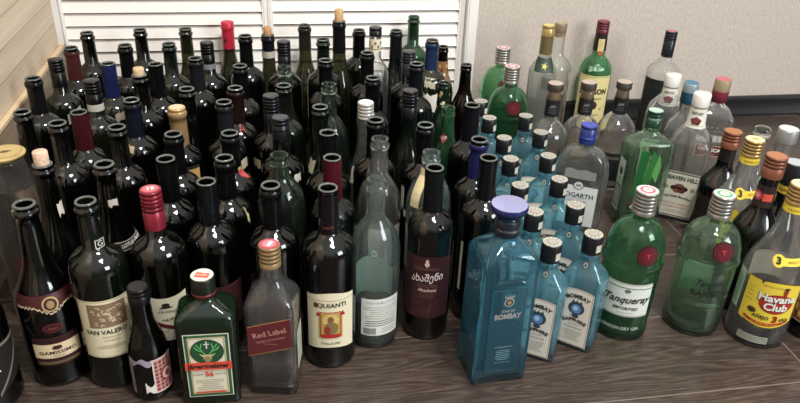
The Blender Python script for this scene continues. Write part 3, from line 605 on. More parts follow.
# ---------------------------------------------------------------- front row of labelled wine bottles
t, rf, H, R = wine('valero', 'dark wine bottle whose tall cream label carries a square brown engraving', group=None, glass='dgreen', turn=.0, R=41)
d = Decal(); LW = 43
d.rect(-LW, LW, -10, 92, CREAM, 0); d.frame(-LW + 1.5, LW - 1.5, -8.5, 90.5, .7, mat('#8a7a52', .6))
d.rect(-27, 27, 45, 86, mat('#7d6650', .7), 1)
rnd = random.Random(3)
for k in range(46):                                         # engraved curls
    u, v, a = rnd.uniform(-20, 20), rnd.uniform(49, 81), rnd.uniform(2.5, 5)
    pts = [(u + a * .35 * j * math.cos(j * .8 + k), v + a * .35 * j * math.sin(j * .8 + k) * .8) for j in range(4)]
    for (x0, y0), (x1, y1) in zip(pts, pts[1:]):
        nx, ny = (y1 - y0), -(x1 - x0); l = math.hypot(nx, ny) or 1; nx, ny = nx / l * .8, ny / l * .8
        if max(abs(x0), abs(x1)) < 23 and 46 < min(y0, y1) and max(y0, y1) < 84: d.poly([(x0 - nx, y0 - ny), (x0 + nx, y0 + ny), (x1 + nx, y1 + ny), (x1 - nx, y1 - ny)], mat('#c9b795', .7), 2)
d.text('SAN VALERO', -5, 36.5, 10.5, INK, 2, width=58, bold=.02); d.text('GARNACHA', 0, 27.5, 4, mat('#8a6a4a', .7), 2, space=1.2); d.text('CARIÑENA', 0, 21.5, 4, mat('#8a6a4a', .7), 2, space=1.2)
d.lines(-24, 24, 13, 3, 2.6, mat('#8d7b5c', .7), .7)
part_decal(d, 'label', t, on_round(R, 73, .5))
d = Decal(); d.frame(-7, 7, -7, 7, 1, WHITE, 1); d.text('G', 0, 0, 12, WHITE, 1); part_decal(d, 'neck_mark', t, on_round(15.4, H - 64, .8, .55), 'white letter G in a small square')

t, rf, H, R = wine('gami', 'sparkling wine bottle with scalloped maroon neck paper, gold ring emblem and small cream label', form='sparkling', group='sparkling wine bottles', turn=-.04, name='sparkling_wine_bottle')
d = Decal()
d.band(-34, 34, 52, 0, mat('#2e1214', .5), 0, 20); d.band(-34, 34, 40, 14, mat('#cbb491', .7), 1, 20); d.band(-32, 32, 38.6, 15.4, mat('#d3bf9d', .7), 2, 20)
d.text('GAMISSIMO', 0, 24.5, 8, mat('#2a1512', .7), 3, width=52, bold=.02); d.text('Frizzante', 0, 18.5, 4.5, mat('#7a2a1f', .7), 3, shear=.3)
d.ellipse(0, 33, 7, 3.4, mat('#3a1a15', .7), 3, 10); d.rect(-5, 5, 34, 37, mat('#3a1a15', .7), 3)
d.band(-30, 30, 8, 3, mat('#5d4a33', .7), 1, 20)
part_decal(d, 'label', t, on_round(R, 44, .5))
d = Decal(); d.ellipse(0, 0, 14, 8, mat('#5c1a22', .5), 0, 14); d.ellipse(0, 0, 11.5, 6, mat('#351216', .5), 1, 14); d.text('Rosso', 0, 0, 5, mat('#9a5a52', .5), 2, shear=.3)
part_decal(d, 'seal_label', t, on_round(rf, 112, .6))
d = Decal(); sc = lambda u: -10 - 12 * max(0, 1 - abs(u) / 22) + 2.2 * math.sin(u * 1.1)
d.band(-50, 50, 6, lambda u: sc(u), mat('#3d1518', .45), 1, 40, 2); d.band(-50, 50, lambda u: sc(u) + .2, lambda u: sc(u) - 2.2, mat('#b9a88c', .5), 1, 40)
d.ellipse(0, -8, 11, 11, mat('#b9a06c', .4, .4), 2, 14); d.ellipse(0, -8, 8.6, 8.6, mat('#2a1012', .5), 3, 14); d.ellipse(0, -8, 5, 6, mat('#8a6f4c', .4), 3 + 1, 10)
part_decal(d, 'neck_label', t, on_round(rf, 160, .7, .1))

t, rf, H, R = wine('a80', 'wine bottle with a red screw cap and a cream label showing a black hat', top=('screw', '#7c2230', 62, '#a04650', 5), group=None, turn=-.05, R=41)
d = Decal(); cr = mat('#d3cab2', .7)
d.band(-38, 34, lambda u: 78 + .004 * u * u, 0, cr, 0, 18)
hx = 0; d.rect(hx - 9, hx + 9, 60, 62.4, INK, 1); d.band(hx - 5.5, hx + 5.5, lambda u: 69.5 - .05 * u * u, 62, INK, 1, 6)
d.text("d'Arenberg", hx, 54, 8, INK, 1, shear=.4, width=26); d.band(-38, 34, lambda u: 52 - .75 * (u + 38) + .0045 * (u + 38) ** 2, lambda u: 45 - .75 * (u + 38) + .0045 * (u + 38) ** 2, mat('#5a1a22', .5), 2, 20)
d.text('THE STUMP JUMP', 12, 40, 6, INK, 1, rot=.12, bold=.03, width=40); d.text('SHIRAZ', -10, 18, 6, mat('#7a5a4a', .7), 1)
part_decal(d, 'label', t, on_round(R, 66, .5))
d = Decal(); d.text('19', 0, 0, 12, mat('#efe6e2', .5), 1, bold=.03); d.ellipse(0, 0, 11, 11, mat('#c4606a', .5), 0, 16); part_decal(d, 'cap_emblem', t, on_top(H, .7))

t, rf, H, R = wine('a82', 'black wine bottle with a cream wavy-topped label framing a small gold and red picture', R=42, sleeve='#121013', sleeve_to=.66, cut=5, group=None, turn=.03)
d = Decal(1.16, 1.32); d.band(-34, 34, lambda u: 80 + 2.5 * math.cos(u / 11), lambda u: 2 + 2 * math.cos(u / 12), CREAM, 0, 22)
d.band(-34, 34, lambda u: 72, lambda u: 71.4, GREY, 1, 18)
d.text('QUIANTI', 2, 65, 8.5, INK, 2, width=38, bold=.015); d.rect(-23, -17, 61, 68, mat('#6a2a22', .7), 1)
d.rect(-16, 16, 18, 54, mat('#b39248', .6), 1); d.frame(-14, 14, 20, 56, 1.2, RED, 2)
d.poly([(-20, 50), (-13, 50), (-16, 57)], RED, 2); d.poly([(20, 50), (13, 50), (16, 57)], RED, 2)
d.ellipse(0, 44, 11, 9, mat('#c9b06a', .6), 2, 12); d.ellipse(0, 45, 4, 5, mat('#7c5236', .6), 3, 8); d.ellipse(1, 33, 9, 9, mat('#7a6a3c', .6), 3, 10); d.ellipse(-4, 30, 4, 6, mat('#8c2f26', .6), 4, 8)
d.rect(-12, 12, 19, 24, RED, 4); d.text('MALAGRI', 0, 10, 5, INK, 2, width=24)
part_decal(d, 'label', t, on_round(R, 40, .5))
d = Decal(); d.text('DANTE', 0, 0, 7, mat('#6e3a2c', .5), 0, width=17); part_decal(d, 'sleeve_lettering', t, on_round(15.4, H - 60, .9, -.1))

t, rf, H, R = wine('a83', 'pale aqua-clear bottle with a white back label, front one of two clear empties', glass='aqua', R=41, form='dome', group=None, turn=.35, name='wine_bottle')
d = Decal(1.15, 1.3); d.rect(-30, 28, 0, 56, mat('#d8dad2', .65), 0)
d.text('DISTRIBUTION', 0, 50, 4.4, mat('#6e7470', .7), 1, width=44); d.lines(-27, 25, 44, 6, 3.4, GREY, .8, 1, 2); d.lines(-27, 25, 23, 3, 3.4, mat('#55534d', .7), 1.1, 1, 5); d.lines(-4, 24, 11, 3, 3, GREY, .8, 1, 7)
for k in range(12): d.rect(-26 + k * 1.5, -25.3 + k * 1.5, 2, 12, INK, 1)
part_decal(d, 'back_label', t, on_round(R, 30, .5))
d = Decal(); d.band(-52, 52, lambda u: 70 + 6 * math.cos(u / 16), lambda u: 2 + 3 * math.sin(u / 9), mat('#a3b8ae', .8), 0, 26); part_decal(d, 'glued_label', t, on_round(R - 4.2, 60, 0, PI), 'sea-green back of the label seen through the glass')
d = Decal(); d.text('b', 0, 0, 22, mat('#6f8a84', .3), 0, shear=-.2); d.ellipse(0, -2, 9, 9, G['aqua'], 0, 14); part_decal(d, 'raised_mark', t, on_round(rf, 190, .5, -.35), 'moulded glass emblem')
# label of the clear bottle just behind
o = [o for o in bpy.data.objects if o.parent is None and o.get('label', '').startswith('clear grey wine bottle with a thick')][0]
d = Decal(); d.rect(-34, 34, 0, 88, mat('#c9cac2', .7), 0, 2); d.lines(-28, 28, 76, 12, 5, GREY, 1, 1, 8); part_decal(d, 'label', o, on_round(38, 60, .5, .4))

t, rf, H, R = wine('a86', 'pale blue-green clear bottle with a yellowed strip label, behind the maroon-labelled one', glass='aqua', R=38, form='squat', group=None)
d = Decal(); d.band(-9, 9, 0, -64, mat('#cdbd93', .7), 0, 6, 5); part_decal(d, 'neck_label', t, on_round(rf, H - 26, .7, -.7))

t, rf, H, R = wine('a87', 'black wine bottle with a dark maroon label and handwritten white script, front centre', R=38.5, sleeve='#101012', sleeve_to=.62, cut=2, group=None, turn=.0)
d = Decal(1.05, 1.16); pk = mat('#d6b9ae', .6); dm = mat('#351418', .55)
d.band(-44, 40, lambda u: 104 - .002 * u * u, 0, dm, 0, 26, 2)
d.text('ASKANELI', -2, 84, 7, mat('#7d5a55', .6), 1, width=40, space=1.15); d.ellipse(-2, 96, 2.6, 4, pk, 1, 8); d.ellipse(-2, 91.5, 4, 3, pk, 1, 8); d.rect(-2.8, -1.2, 86.6, 91, pk, 1)
rnd = random.Random(9)
d.text('ახაშენი', -2, 69, 16, mat('#e6dcd6', .6), 2, shear=.25, width=50, rot=.10, bold=.012)
d.lines(-20, 20, 58, 2, 3, mat('#8c6a63', .6), .6, 1, 3); d.text('Ahasheni', 0, 49, 8, pk, 2, width=28, bold=.02); d.lines(-18, 16, 43, 3, 3, mat('#7d5a55', .6), .6, 1, 4)
for k in range(26):                                         # pale engraved branches at the label's foot
    u, v = rnd.uniform(-38, 34), rnd.uniform(3, 26); a = rnd.uniform(.5, 2.6); L_ = rnd.uniform(5, 12)
    dx, dy = math.cos(a) * L_, math.sin(a) * L_ * .8; d.poly([(u, v), (u + .7, v), (u + dx + .7, min(30, v + dy)), (u + dx, min(30, v + dy))], mat('#6b4a3e', .6), 1)
part_decal(d, 'label', t, on_round(R, 48, .5))

t, rf, H, R = wine('small', 'miniature dark wine bottle with black screw cap, torn white and red patterned label', form='burgundy', R=29, top=('screw', '#101011', 26, '#1d1d1f', 2), group=None, turn=.1)
d = Decal(); d.rect(-1, 34, 4, 66, mat('#b98d86', .7), 0, 2); d.frame(-1, 34, 4, 66, 1.6, mat('#d9cfc4', .6), 1)
for k in range(5):
    for q in range(8): d.ellipse(4 + k * 6.4, 10 + q * 7, 2.4, 2.6, mat(('#7a2b30', '#8e4447')[(k + q) % 2], .6), 1, 6)
d.ellipse(20, 34, 11, 13, mat('#7d2a30', .6), 2, 12); d.ellipse(20, 34, 8.6, 10.4, mat('#c8a49b', .6), 3, 12); d.ellipse(20, 34, 4, 6, mat('#7d2a30', .6), 4, 8)
part_decal(d, 'label', t, on_round(rf, 12, .6))
d = Decal(); d.band(-36, -1, lambda u: 68 + 3 * math.sin(u / 3), lambda u: 58 + 4 * math.sin(u / 4), mat('#9a8fa0', .7), 0, 10); d.band(-14, 0, lambda u: 24 + 7 * math.sin(u / 4), lambda u: 6 + 2 * math.sin(u / 2), mat('#ddd8cf', .8), 0, 8); d.band(-38, -30, lambda u: 60, lambda u: 2, mat('#7d7783', .7), 0, 3)
part_decal(d, 'torn_label', t, on_round(rf, 12, .6))

# ---------------------------------------------------------------- square bodied bottles
def flask(key, name, label, glass, hx, hy, cr, H_body, z_sh, rn, z_neck, cat='bottle', group=None, turn=0.0, taper=1.0, sh_pow=1.0, chamfer=0, r_top=None):
    x, y, H = POS[key]; t = root(name, key, label, cat, group, turn)
    lv = [(hx - 5, hy - 5, cr, 0), (hx - 1.2, hy - 1.2, cr, 1.5), (hx, hy, cr, 5)]
    lv += [(hx * (1 + (taper - 1) * k / 3), hy * (1 + (taper - 1) * k / 3), cr, 5 + (z_sh - 5) * k / 3) for k in range(1, 4)]
    hx2, hy2 = hx * taper, hy * taper
    for k in range(1, 10):
        s = k / 9; c = (0.5 + 0.5 * math.cos(PI * s ** sh_pow)) if sh_pow > 0 else math.sqrt(max(0, 1 - s * s)) * .9 + .1 * (1 - s)
        z = z_sh + (z_neck - z_sh) * s
        lv.append((rn + (hx2 - rn) * c, rn + (hy2 - rn) * c, cr + (rn - cr) * min(1, s * 1.2) if cr < rn else max(rn, (rn + (min(hx2, cr) - rn) * c)), z))
    lv += [(rn, rn, rn, z_neck + .1), (rn, rn, rn, H - 8), (rn - 1, rn - 1, rn, H - 6)]
    bm = bmesh.new()
    inn = [(lv[2][0] - 8, lv[2][1] - 8, cr, 11), (lv[2][0] - 4, lv[2][1] - 4, cr, 15)] + [(max(a - 4, 3), max(b_ - 4, 3), max(c_ - 2, 1), z) for a, b_, c_, z in lv if 20 < z < H - 6]
    loft(bm, lv + (list(reversed(inn)) if glass in SEE else []), 0, True, True)
    finish(bm, 'glass_body', G[glass], t, angle=50)
    return t, H, hy
def cap(t, H, r, ln, side, topc, grooves=0, rough=.35, metal=0.0, name='screw_cap', taper=0, ring=None):
    bm = bmesh.new()
    if grooves: ringed(bm, r, H - ln, H, grooves)
    else: lathe(bm, [(r, H - ln), (r - taper, H - 1.5), (r - taper - 1.2, H)], 32, 0, False, True)
    o = finish(bm, name, mat(side, rough, metal), t)
    if topc: d = Decal(); d.ellipse(0, 0, r - taper - 1.4, r - taper - 1.4, mat(topc, .4, metal * .5), 0, 20); d.build('cap_top', o, on_top(H))
    return o

BL_IND = dict(
 ba='small blue gin bottle next to the open black bottle, second in the rear line', bb='small blue gin bottle in front of the frontmost round green gin bottle',
 bc='small blue gin bottle whose cap stands before the first round clear black-necked bottle', bd='small blue gin bottle behind and beside the navy-sleeved wine bottle\'s mouth',
 be='small blue gin bottle by the navy-sleeved bottle, between two in the same line', bf='small blue gin bottle whose cap hides the clear blue-capped bottle\'s shoulder',
 bg='small blue gin bottle directly behind the flat blue disc stopper', bh='small blue gin bottle with its cap over the corner of the white-labelled clear bottle',
 bi='small blue gin bottle tucked against the disc stopper of the deep blue square bottle', bj='small blue gin bottle behind the pair whose arched labels show',
 bk='small blue gin bottle with arched label, directly beside the deep blue square bottle', bl='small blue gin bottle with arched label, beside the green gin bottle with red seal',
 bm='rearmost small blue gin bottle, its capped neck beside the tall black wine bottle')
def bombay_label(d):
    bord = mat('#2f4257', .5); pap = mat('#d7d2c4', .6); red = mat('#9a6a58', .6); bl = mat('#5b86b4', .4)
    top = lambda u: 84 + 7 * math.sqrt(max(0, 1 - (u / 24) ** 2)); ins = lambda k: (lambda u: 84 - k + 7 * math.sqrt(max(0, 1 - (u / 24) ** 2)))
    d.band(-21.5, 21.5, top, 0, bord, 0, 14); d.band(-20.8, 20.8, ins(.8), .8, pap, 1, 14); d.band(-19.8, 19.8, ins(2), 2, red, 2, 14); d.band(-19, 19, ins(2.7), 2.8, pap, 3, 14)
    d.text('BOMBAY', 0, 79, 8.2, INK, 4, bold=.045, arc=32, width=33); d.text('SAPPHIRE', 0, 42, 7.2, INK, 4, bold=.045, arc=40, width=33)
    d.ellipse(0, 61, 11, 10, mat('#33414f', .5), 4, 12); d.ellipse(0, 60, 7, 7, bl, 5, 12); d.ellipse(-1, 61, 3.4, 3.8, mat('#a9c3dc', .4), 6, 8); d.ellipse(0, 49, 5, 3, mat('#33414f', .5), 5, 8)
    for k in (-1, 0, 1): d.poly([(k * 5 - 2.4, 69), (k * 5 + 2.4, 69), (k * 5.6, 74)], mat('#33414f', .5), 5)
    d.text('LONDON DRY GIN', 0, 30, 4.2, mat('#4b4742', .6), 4, width=24); d.lines(-13, 13, 36, 1, 3, GREY, .8, 4); d.lines(-14, 14, 25, 6, 2.9, GREY, .7, 4, 6)
def bombay(key, turn=-.1, lab=True):
    t, H, hy = flask(key, 'gin_bottle', BL_IND[key], 'blue', 34, 25.5, 8, 0, 124, 14, 170, group='small blue gin bottles', turn=turn, sh_pow=1.25)
    c = cap(t, H, 15.8, 31, '#101114', '#b9b4a6', rough=.3)
    d = Decal(); d.ellipse(0, 0, 14.4, 14.4, mat('#b4af9f', .5), 1, 22); d.ellipse(0, 0, 8.8, 8.8, mat('#6f6c66', .5), 2, 16); d.ellipse(0, 0, 7.2, 7.2, mat('#a5a19a', .4, .3), 3, 14)
    for k in range(11): d.ellipse(11.6 * math.cos(k * .571), 11.6 * math.sin(k * .571), 1.5, 1.5, mat('#5a564a', .5), 2, 6)
    d.build('cap_print', c, on_top(H))
    d = Decal(); d.rect(-5, 5, -7, 6, mat('#c6c1b2', .7), 0); d.lines(-4, 4, 4, 3, 3, GREY, .7, 1); d.build('tax_strip', t, on_round(15.8, H - 19, .4, 1.05))
    bm = bmesh.new(); lathe(bm, [(14.2, H - 42), (15.4, H - 41), (15.4, H - 33), (14.2, H - 32)], 28, 0, False); finish(bm, 'neck_collar', G['blue'], t)
    if lab:
        d = Decal(1.22, 1.26); bombay_label(d); d.build('label', t, on_flat(25.5, 7, .5))
        d = Decal(); d.ellipse(0, 0, 5, 6.5, mat('#1e3046', .5), 0, 10); d.ellipse(0, 0, 3.8, 5, mat('#b9ab7c', .4, .4), 1, 10); d.ellipse(0, 0, 2.2, 3, mat('#37597f', .4), 2, 8); d.build('neck_medallion', t, lambda u, v, l: (u * S, -(16.6 + .3 * l - .28 * v) * S, (H - 50 + v) * S))
for k in BL_IND: bombay(k, {'bk': -.14, 'bl': -.2, 'bj': -.2, 'bi': -.1}.get(k, -.05))

t, H, hy = flask('star', 'gin_bottle', 'large deep blue square gin bottle with a flat disc stopper and silver lettering', 'star', 44, 39, 4, 0, 216, 18, 252, turn=.42, taper=.98, sh_pow=1.3)
bm = bmesh.new(); loft(bm, [(25, 1.2, 1, 24), (28, 1.6, 1.2, 30), (28, 1.6, 1.2, 178), (20, 1.6, 1.2, 196)], 0, True, True); o = finish(bm, 'front_panel', G['star'], t); o.location = (0, -39.6 * S, 0)
for sx in (-1, 1):                                          # faceted corner edges
    bm = bmesh.new(); loft(bm, [(2.2, 2.2, .6, 6), (2.2, 2.2, .6, 204), (1, 1, .3, 214)], 0, True, True); o = finish(bm, 'corner_ridge', G['star'], t); o.location = (sx * 40 * S, -36 * S, 0)
bm = bmesh.new(); lathe(bm, [(17.6, H - 50), (19, H - 48), (19, H - 26), (17.6, H - 24)], 32, 0, False); finish(bm, 'neck_band', mat('#1b2330', .35), t)
d = Decal(); d.text('STAR OF BOMBAY', 0, 0, 5, SILV, 1, width=34); d.build('neck_lettering', t, on_round(19, H - 38, .4, -.3))
bm = bmesh.new(); lathe(bm, [(16.5, H - 24), (18, H - 18), (20, H - 14), (25.5, H - 11), (27.5, H - 8), (27.5, H - 4), (26, H - 1)], 40, 0, False, False)
lathe(bm, [(26, H - 1), (16, H + .6), (.5, H + 1.6)], 40, 1, False, True)
finish(bm, 'disc_stopper', [mat('#1c2450', .25), mat('#9a9cc4', .18, .5)], t)
d = Decal()
d.text('STAR OF', 0, 124, 6.5, SILV, 0, width=22, bold=.02); d.text('BOMBAY', 0, 114, 13, SILV, 0, width=42, bold=.04)
d.ellipse(0, 140, 8, 8, SILV, 0, 12); d.ellipse(0, 140, 6, 6, mat('#123046', .3), 1, 12); d.ellipse(0, 140, 3.4, 3.6, mat('#c2a35c', .3, .5), 2, 8)
for k in (-2, -1, 0, 1, 2): d.poly([(k * 3 - 1.4, 148), (k * 3 + 1.4, 148), (k * 3.8, 154)], SILV, 0)
d.build('silver_emblem', t, on_flat(41.3, 18, .4)); d = Decal(); d.text('LONDON DRY GIN', 0, 56, 4.2, SILV, 0, width=28); d.lines(-14, 14, 50, 6, 3.6, mat('#8fb5c0', .4), .7, 0, 3); d.text('70cl  47.5% vol', 0, 26, 3.4, SILV, 0, width=24)
d.build('silver_lettering', t, on_flat(41.3, 18, .4))

t, H, hy = flask('jager', 'liqueur_bottle', 'dark green square liqueur bottle with a stag emblem label and white-topped cap', 'jgreen', 42, 31, 9, 0, 148, 15, 180, turn=-.16, taper=1.0, sh_pow=1.3)
bm = bmesh.new(); loft(bm, [(39, 28, 8, 3), (40, 29, 8, 8), (40, 29, 8, 138), (37, 26, 9, 146)], 0, True, True); finish(bm, 'liquid', mat('#0a0806', .2), t)
c = cap(t, H, 17, 24, '#12160f', '#c9c0ad', 0, .35); 
d = Decal(); d.ellipse(0, 0, 15, 15, mat('#d8d0c0', .5), 1, 22); d.poly([(-11, -5), (8, -9), (11, 2), (-8, 7)], mat('#c4563a', .5), 2); d.text('JÄGER', 0, -1, 6, WHITE, 3, width=16, rot=-.18); d.build('cap_print', c, on_top(H))
bm = bmesh.new(); lathe(bm, [(15.5, H - 30), (17.4, H - 29), (17.4, H - 25), (16, H - 24.2)], 32, 0, False); finish(bm, 'cap_ring', mat('#5b2222', .35, .3), c)
d = Decal(); cr = mat('#d6d0bb', .65); gr = mat('#2c5a3a', .6); og = mat('#cf4a33', .6)
d.rect(-32, 32, 0, 116, cr, 0); d.frame(-30.5, 30.5, 1.5, 114.5, 4.2, gr, 1); d.frame(-25.2, 25.2, 6.5, 109.5, 1.0, mat('#b39a4e', .5), 2)
d.ellipse(0, 85, 23.5, 22, mat('#16301f', .6), 3, 20); d.ellipse(0, 85, 22, 20.5, mat('#1f4a2c', .6), 4, 20)
st = mat('#c7b98c', .6)
d.poly([(-4, 80), (4, 80), (6, 73), (2, 66), (-2, 66), (-6, 73)], st, 5)         # stag head, ears and antlers
for sx in (-1, 1):
    d.poly([(sx * 4, 79), (sx * 12, 82), (sx * 6, 76)], st, 5)
    for (a0, b0, a1, b1) in ((3, 80, 9, 90), (9, 90, 7, 100), (9, 90, 15, 99), (6, 85, 16, 90), (12, 88, 18, 95)):
        dx, dy = a1 - a0, b1 - b0; l = math.hypot(dx, dy); nx, ny = dy / l * .8, -dx / l * .8
        d.poly([(sx * (a0 - nx), b0 - ny), (sx * (a0 + nx), b0 + ny), (sx * (a1 + nx), b1 + ny), (sx * (a1 - nx), b1 - ny)], mat('#5fae6c', .6), 5)
d.rect(-.9, .9, 91, 104, WHITE, 5); d.rect(-4, 4, 98, 99.8, WHITE, 5); d.ellipse(0, 72, 5, 6, mat('#8c7f58', .6), 6, 8)
d.rect(-33, 33, 52, 66, og, 6); d.text('Jägermeister', 0, 59, 11.5, INK, 7, width=60, bold=.035)
d.text('56', 0, 43, 12, og, 4, bold=.04); d.text('AUSGABE', -16, 43, 4.4, mat('#55604a', .6), 4, width=16); d.text('KRAUTER', 16, 43, 4.4, mat('#55604a', .6), 4, width=16)
d.lines(-20, 20, 33, 6, 3.6, mat('#8d8a72', .6), .9, 4, 2); d.rect(-22, 22, 7.6, 10.6, og, 4)
d.build('label', t, on_flat(31, 17, .5))

t, H, hy = flask('redl', 'whisky_bottle', 'square clear whisky bottle with a slanting dark red label and gold-red cap', 'clear', 37, 34, 12, 0, 156, 15, 204, turn=-.22, taper=1.0, sh_pow=.9)
c = cap(t, H, 15.5, 34, '#8d7650', '#a8555c', 4, .35, .35)
d = Decal(); d.ellipse(0, 0, 13.5, 13.5, mat('#a84852', .4), 1, 20); d.ellipse(0, 0, 9.6, 9.6, mat('#cf7a7e', .5), 2, 16); d.poly([(-3, -6), (2, -7), (5, 5), (0, 7)], WHITE, 3); d.build('cap_print', c, on_top(H))
d = Decal(); mr = mat('#5c1f24', .55); sl = lambda b: (lambda u: b + .3 * u)
d.band(-32, 32, sl(54), sl(0), mat('#b08a50', .5, .3), 0, 16); d.band(-32, 32, sl(52.5), sl(1.5), mr, 1, 16)
d.text('Red Label', 0, 35, 13, mat('#c79a8a', .5), 2, rot=.29, width=50); d.text('BLENDED SCOTCH WHISKY', 2, 23, 4.4, mat('#c0907f', .5), 2, rot=.29, width=44); d.lines(-16, 16, 16, 1, 2, mat('#a8756a', .5), .7, 2)
d.build('label', t, on_flat(34, 84, .5))
d = Decal(); d.rect(-18, 18, 0, 70, mat('#a9ae98', .7), 0, 2); d.lines(-15, 15, 62, 10, 5.6, GREY, 1, 1, 4); d.build('back_label', t, on_side(37, 40, .5, 1))

t, H, hy = flask('hog', 'gin_bottle', 'wide rectangular clear gin bottle with a blue screw cap and a plain white label', 'clear', 54, 29, 20, 0, 150, 15, 204, turn=-.06, sh_pow=-1)
cap(t, H, 16.2, 38, '#1f2b66', '#36439a', 1, .3); bm = bmesh.new(); lathe(bm, [(16.6, H - 27), (17.4, H - 26), (17.4, H - 24.4), (16.6, H - 23.6)], 32, 0, False); finish(bm, 'cap_ring', mat('#2a3688', .3), t)
d = Decal(); wh = mat('#cfd0cc', .6); nv = mat('#232b3a', .5)
d.rect(-40, 40, 0, 92, wh, 0); d.rect(-40, 40, 90, 92, nv, 1); d.ellipse(1, 91, 10.5, 9.5, nv, 2, 16); d.ellipse(1, 91, 8.8, 8, wh, 3, 16); d.text('GH', 1, 91, 8, nv, 4, bold=.03)
d.text('HOGARTH', 0, 68, 14, nv, 1, width=66, bold=.02); d.rect(-20, 20, 61, 61.7, GREY, 1); d.text('LONDON DRY GIN', 0, 55, 6, mat('#5a5d62', .6), 1, width=42); d.lines(-14, 20, 46, 3, 3, GREY, .7, 1)
d.ellipse(14, 20, 8, 8, mat('#4b4a48', .6), 1, 14); d.ellipse(14, 20, 5, 5, mat('#83807a', .5), 2, 10); d.text('37.5% vol', -16, 8, 4, GREY, 1)
d.build('label', t, on_flat(29, 38, .5))
d = Decal(); d.band(-34, 30, lambda u: 34 + 3 * math.sin(u / 5), 0, mat('#bfc1b8', .8), 0, 12); d.build('back_label', t, lambda u, v, l: (u * S, 23.5 * S, (118 + v * .6) * S))

t, H, hy = flask('gord', 'gin_bottle', 'clear green-tinted flat gin bottle with dark green cap, green side panels and a barcode', 'pale', 45, 30, 12, 0, 182, 14.5, 218, turn=.45, taper=1.06, sh_pow=1.4)
cap(t, H, 16, 33, '#173a2c', '#a5bdae', 3, .3, .2)
d = Decal(); d.text("GORDON'S", 0, 0, 7, mat('#b9c9b4', .4), 0, width=28); d.build('cap_lettering', t, on_round(16, H - 16, .4, -.3))
d = Decal(); gg = mat('#22783a', .5); d.poly([(-30, 60), (-16, 58), (-6, 162), (-26, 166)], gg, 0); d.poly([(-12, 84), (2, 80), (12, 150), (0, 166)], mat('#47934f', .5), 0); d.poly([(6, 110), (18, 90), (22, 130), (14, 158)], mat('#8fcf80', .5), 1)
d.rect(-33, 33, 26, 42, mat('#15211b', .5), 1); d.text("GORDON'S", 0, 34, 11, WHITE, 2, width=56, bold=.03); d.rect(-33, 33, 42, 43.4, mat('#b8453f', .5), 1)
d.build('printed_label', t, on_flat(30, 20, .5))
d = Decal(); d.rect(-15, 15, 0, 118, mat('#b9c7b6', .6), 0, 2); d.rect(-13, 13, 6, 60, mat('#5c7a60', .6), 1)
for k in range(14): d.rect(-10 + k * 1.5, -9.3 + k * 1.5, 12, 54, WHITE, 2)
d.ellipse(0, 90, 8, 9, mat('#2c4a35', .6), 1, 12); d.lines(-12, 12, 76, 3, 4, mat('#4a6a50', .6), 1, 1); d.build('side_label', t, on_side(46.5, 36, .9, -1))

t, H, hy = flask('olm', 'tequila_bottle', 'faceted clear tequila bottle with a pink-topped maroon and tan cap, by the baseboard', 'clear', 42, 36, 7, 0, 170, 14.5, 214, turn=.2, taper=.96, sh_pow=1.5)
cap(t, H, 18, 26, '#84755a', '#b25c66', 0, .4); bm = bmesh.new(); lathe(bm, [(14.8, H - 54), (18, H - 52), (18.2, H - 27), (18, H - 26)], 32, 0, False); finish(bm, 'neck_wrap', mat('#6e2230', .45), t)
d = Decal(); d.rect(-32, 32, 0, 26, mat('#4c151b', .55), 0); d.frame(-32, 32, 0, 26, 1.4, mat('#b8a37c', .5), 1); d.text('OLMECA', 0, 15, 12, WHITE, 2, width=50, bold=.03); d.lines(-22, 22, 6, 1, 3, PALEG, 1, 1); d.build('label', t, on_flat(36, 92, .5))
for k in range(6):
    bm = bmesh.new(); loft(bm, [(5, 1.1, .6, 126), (6, 1.6, .8, 150), (3, 1.0, .5, 164)], 0, True, True); o = finish(bm, 'facet', G['clear'], t); o.location = ((-30 + 12 * k) * S, -35.5 * S, 0)

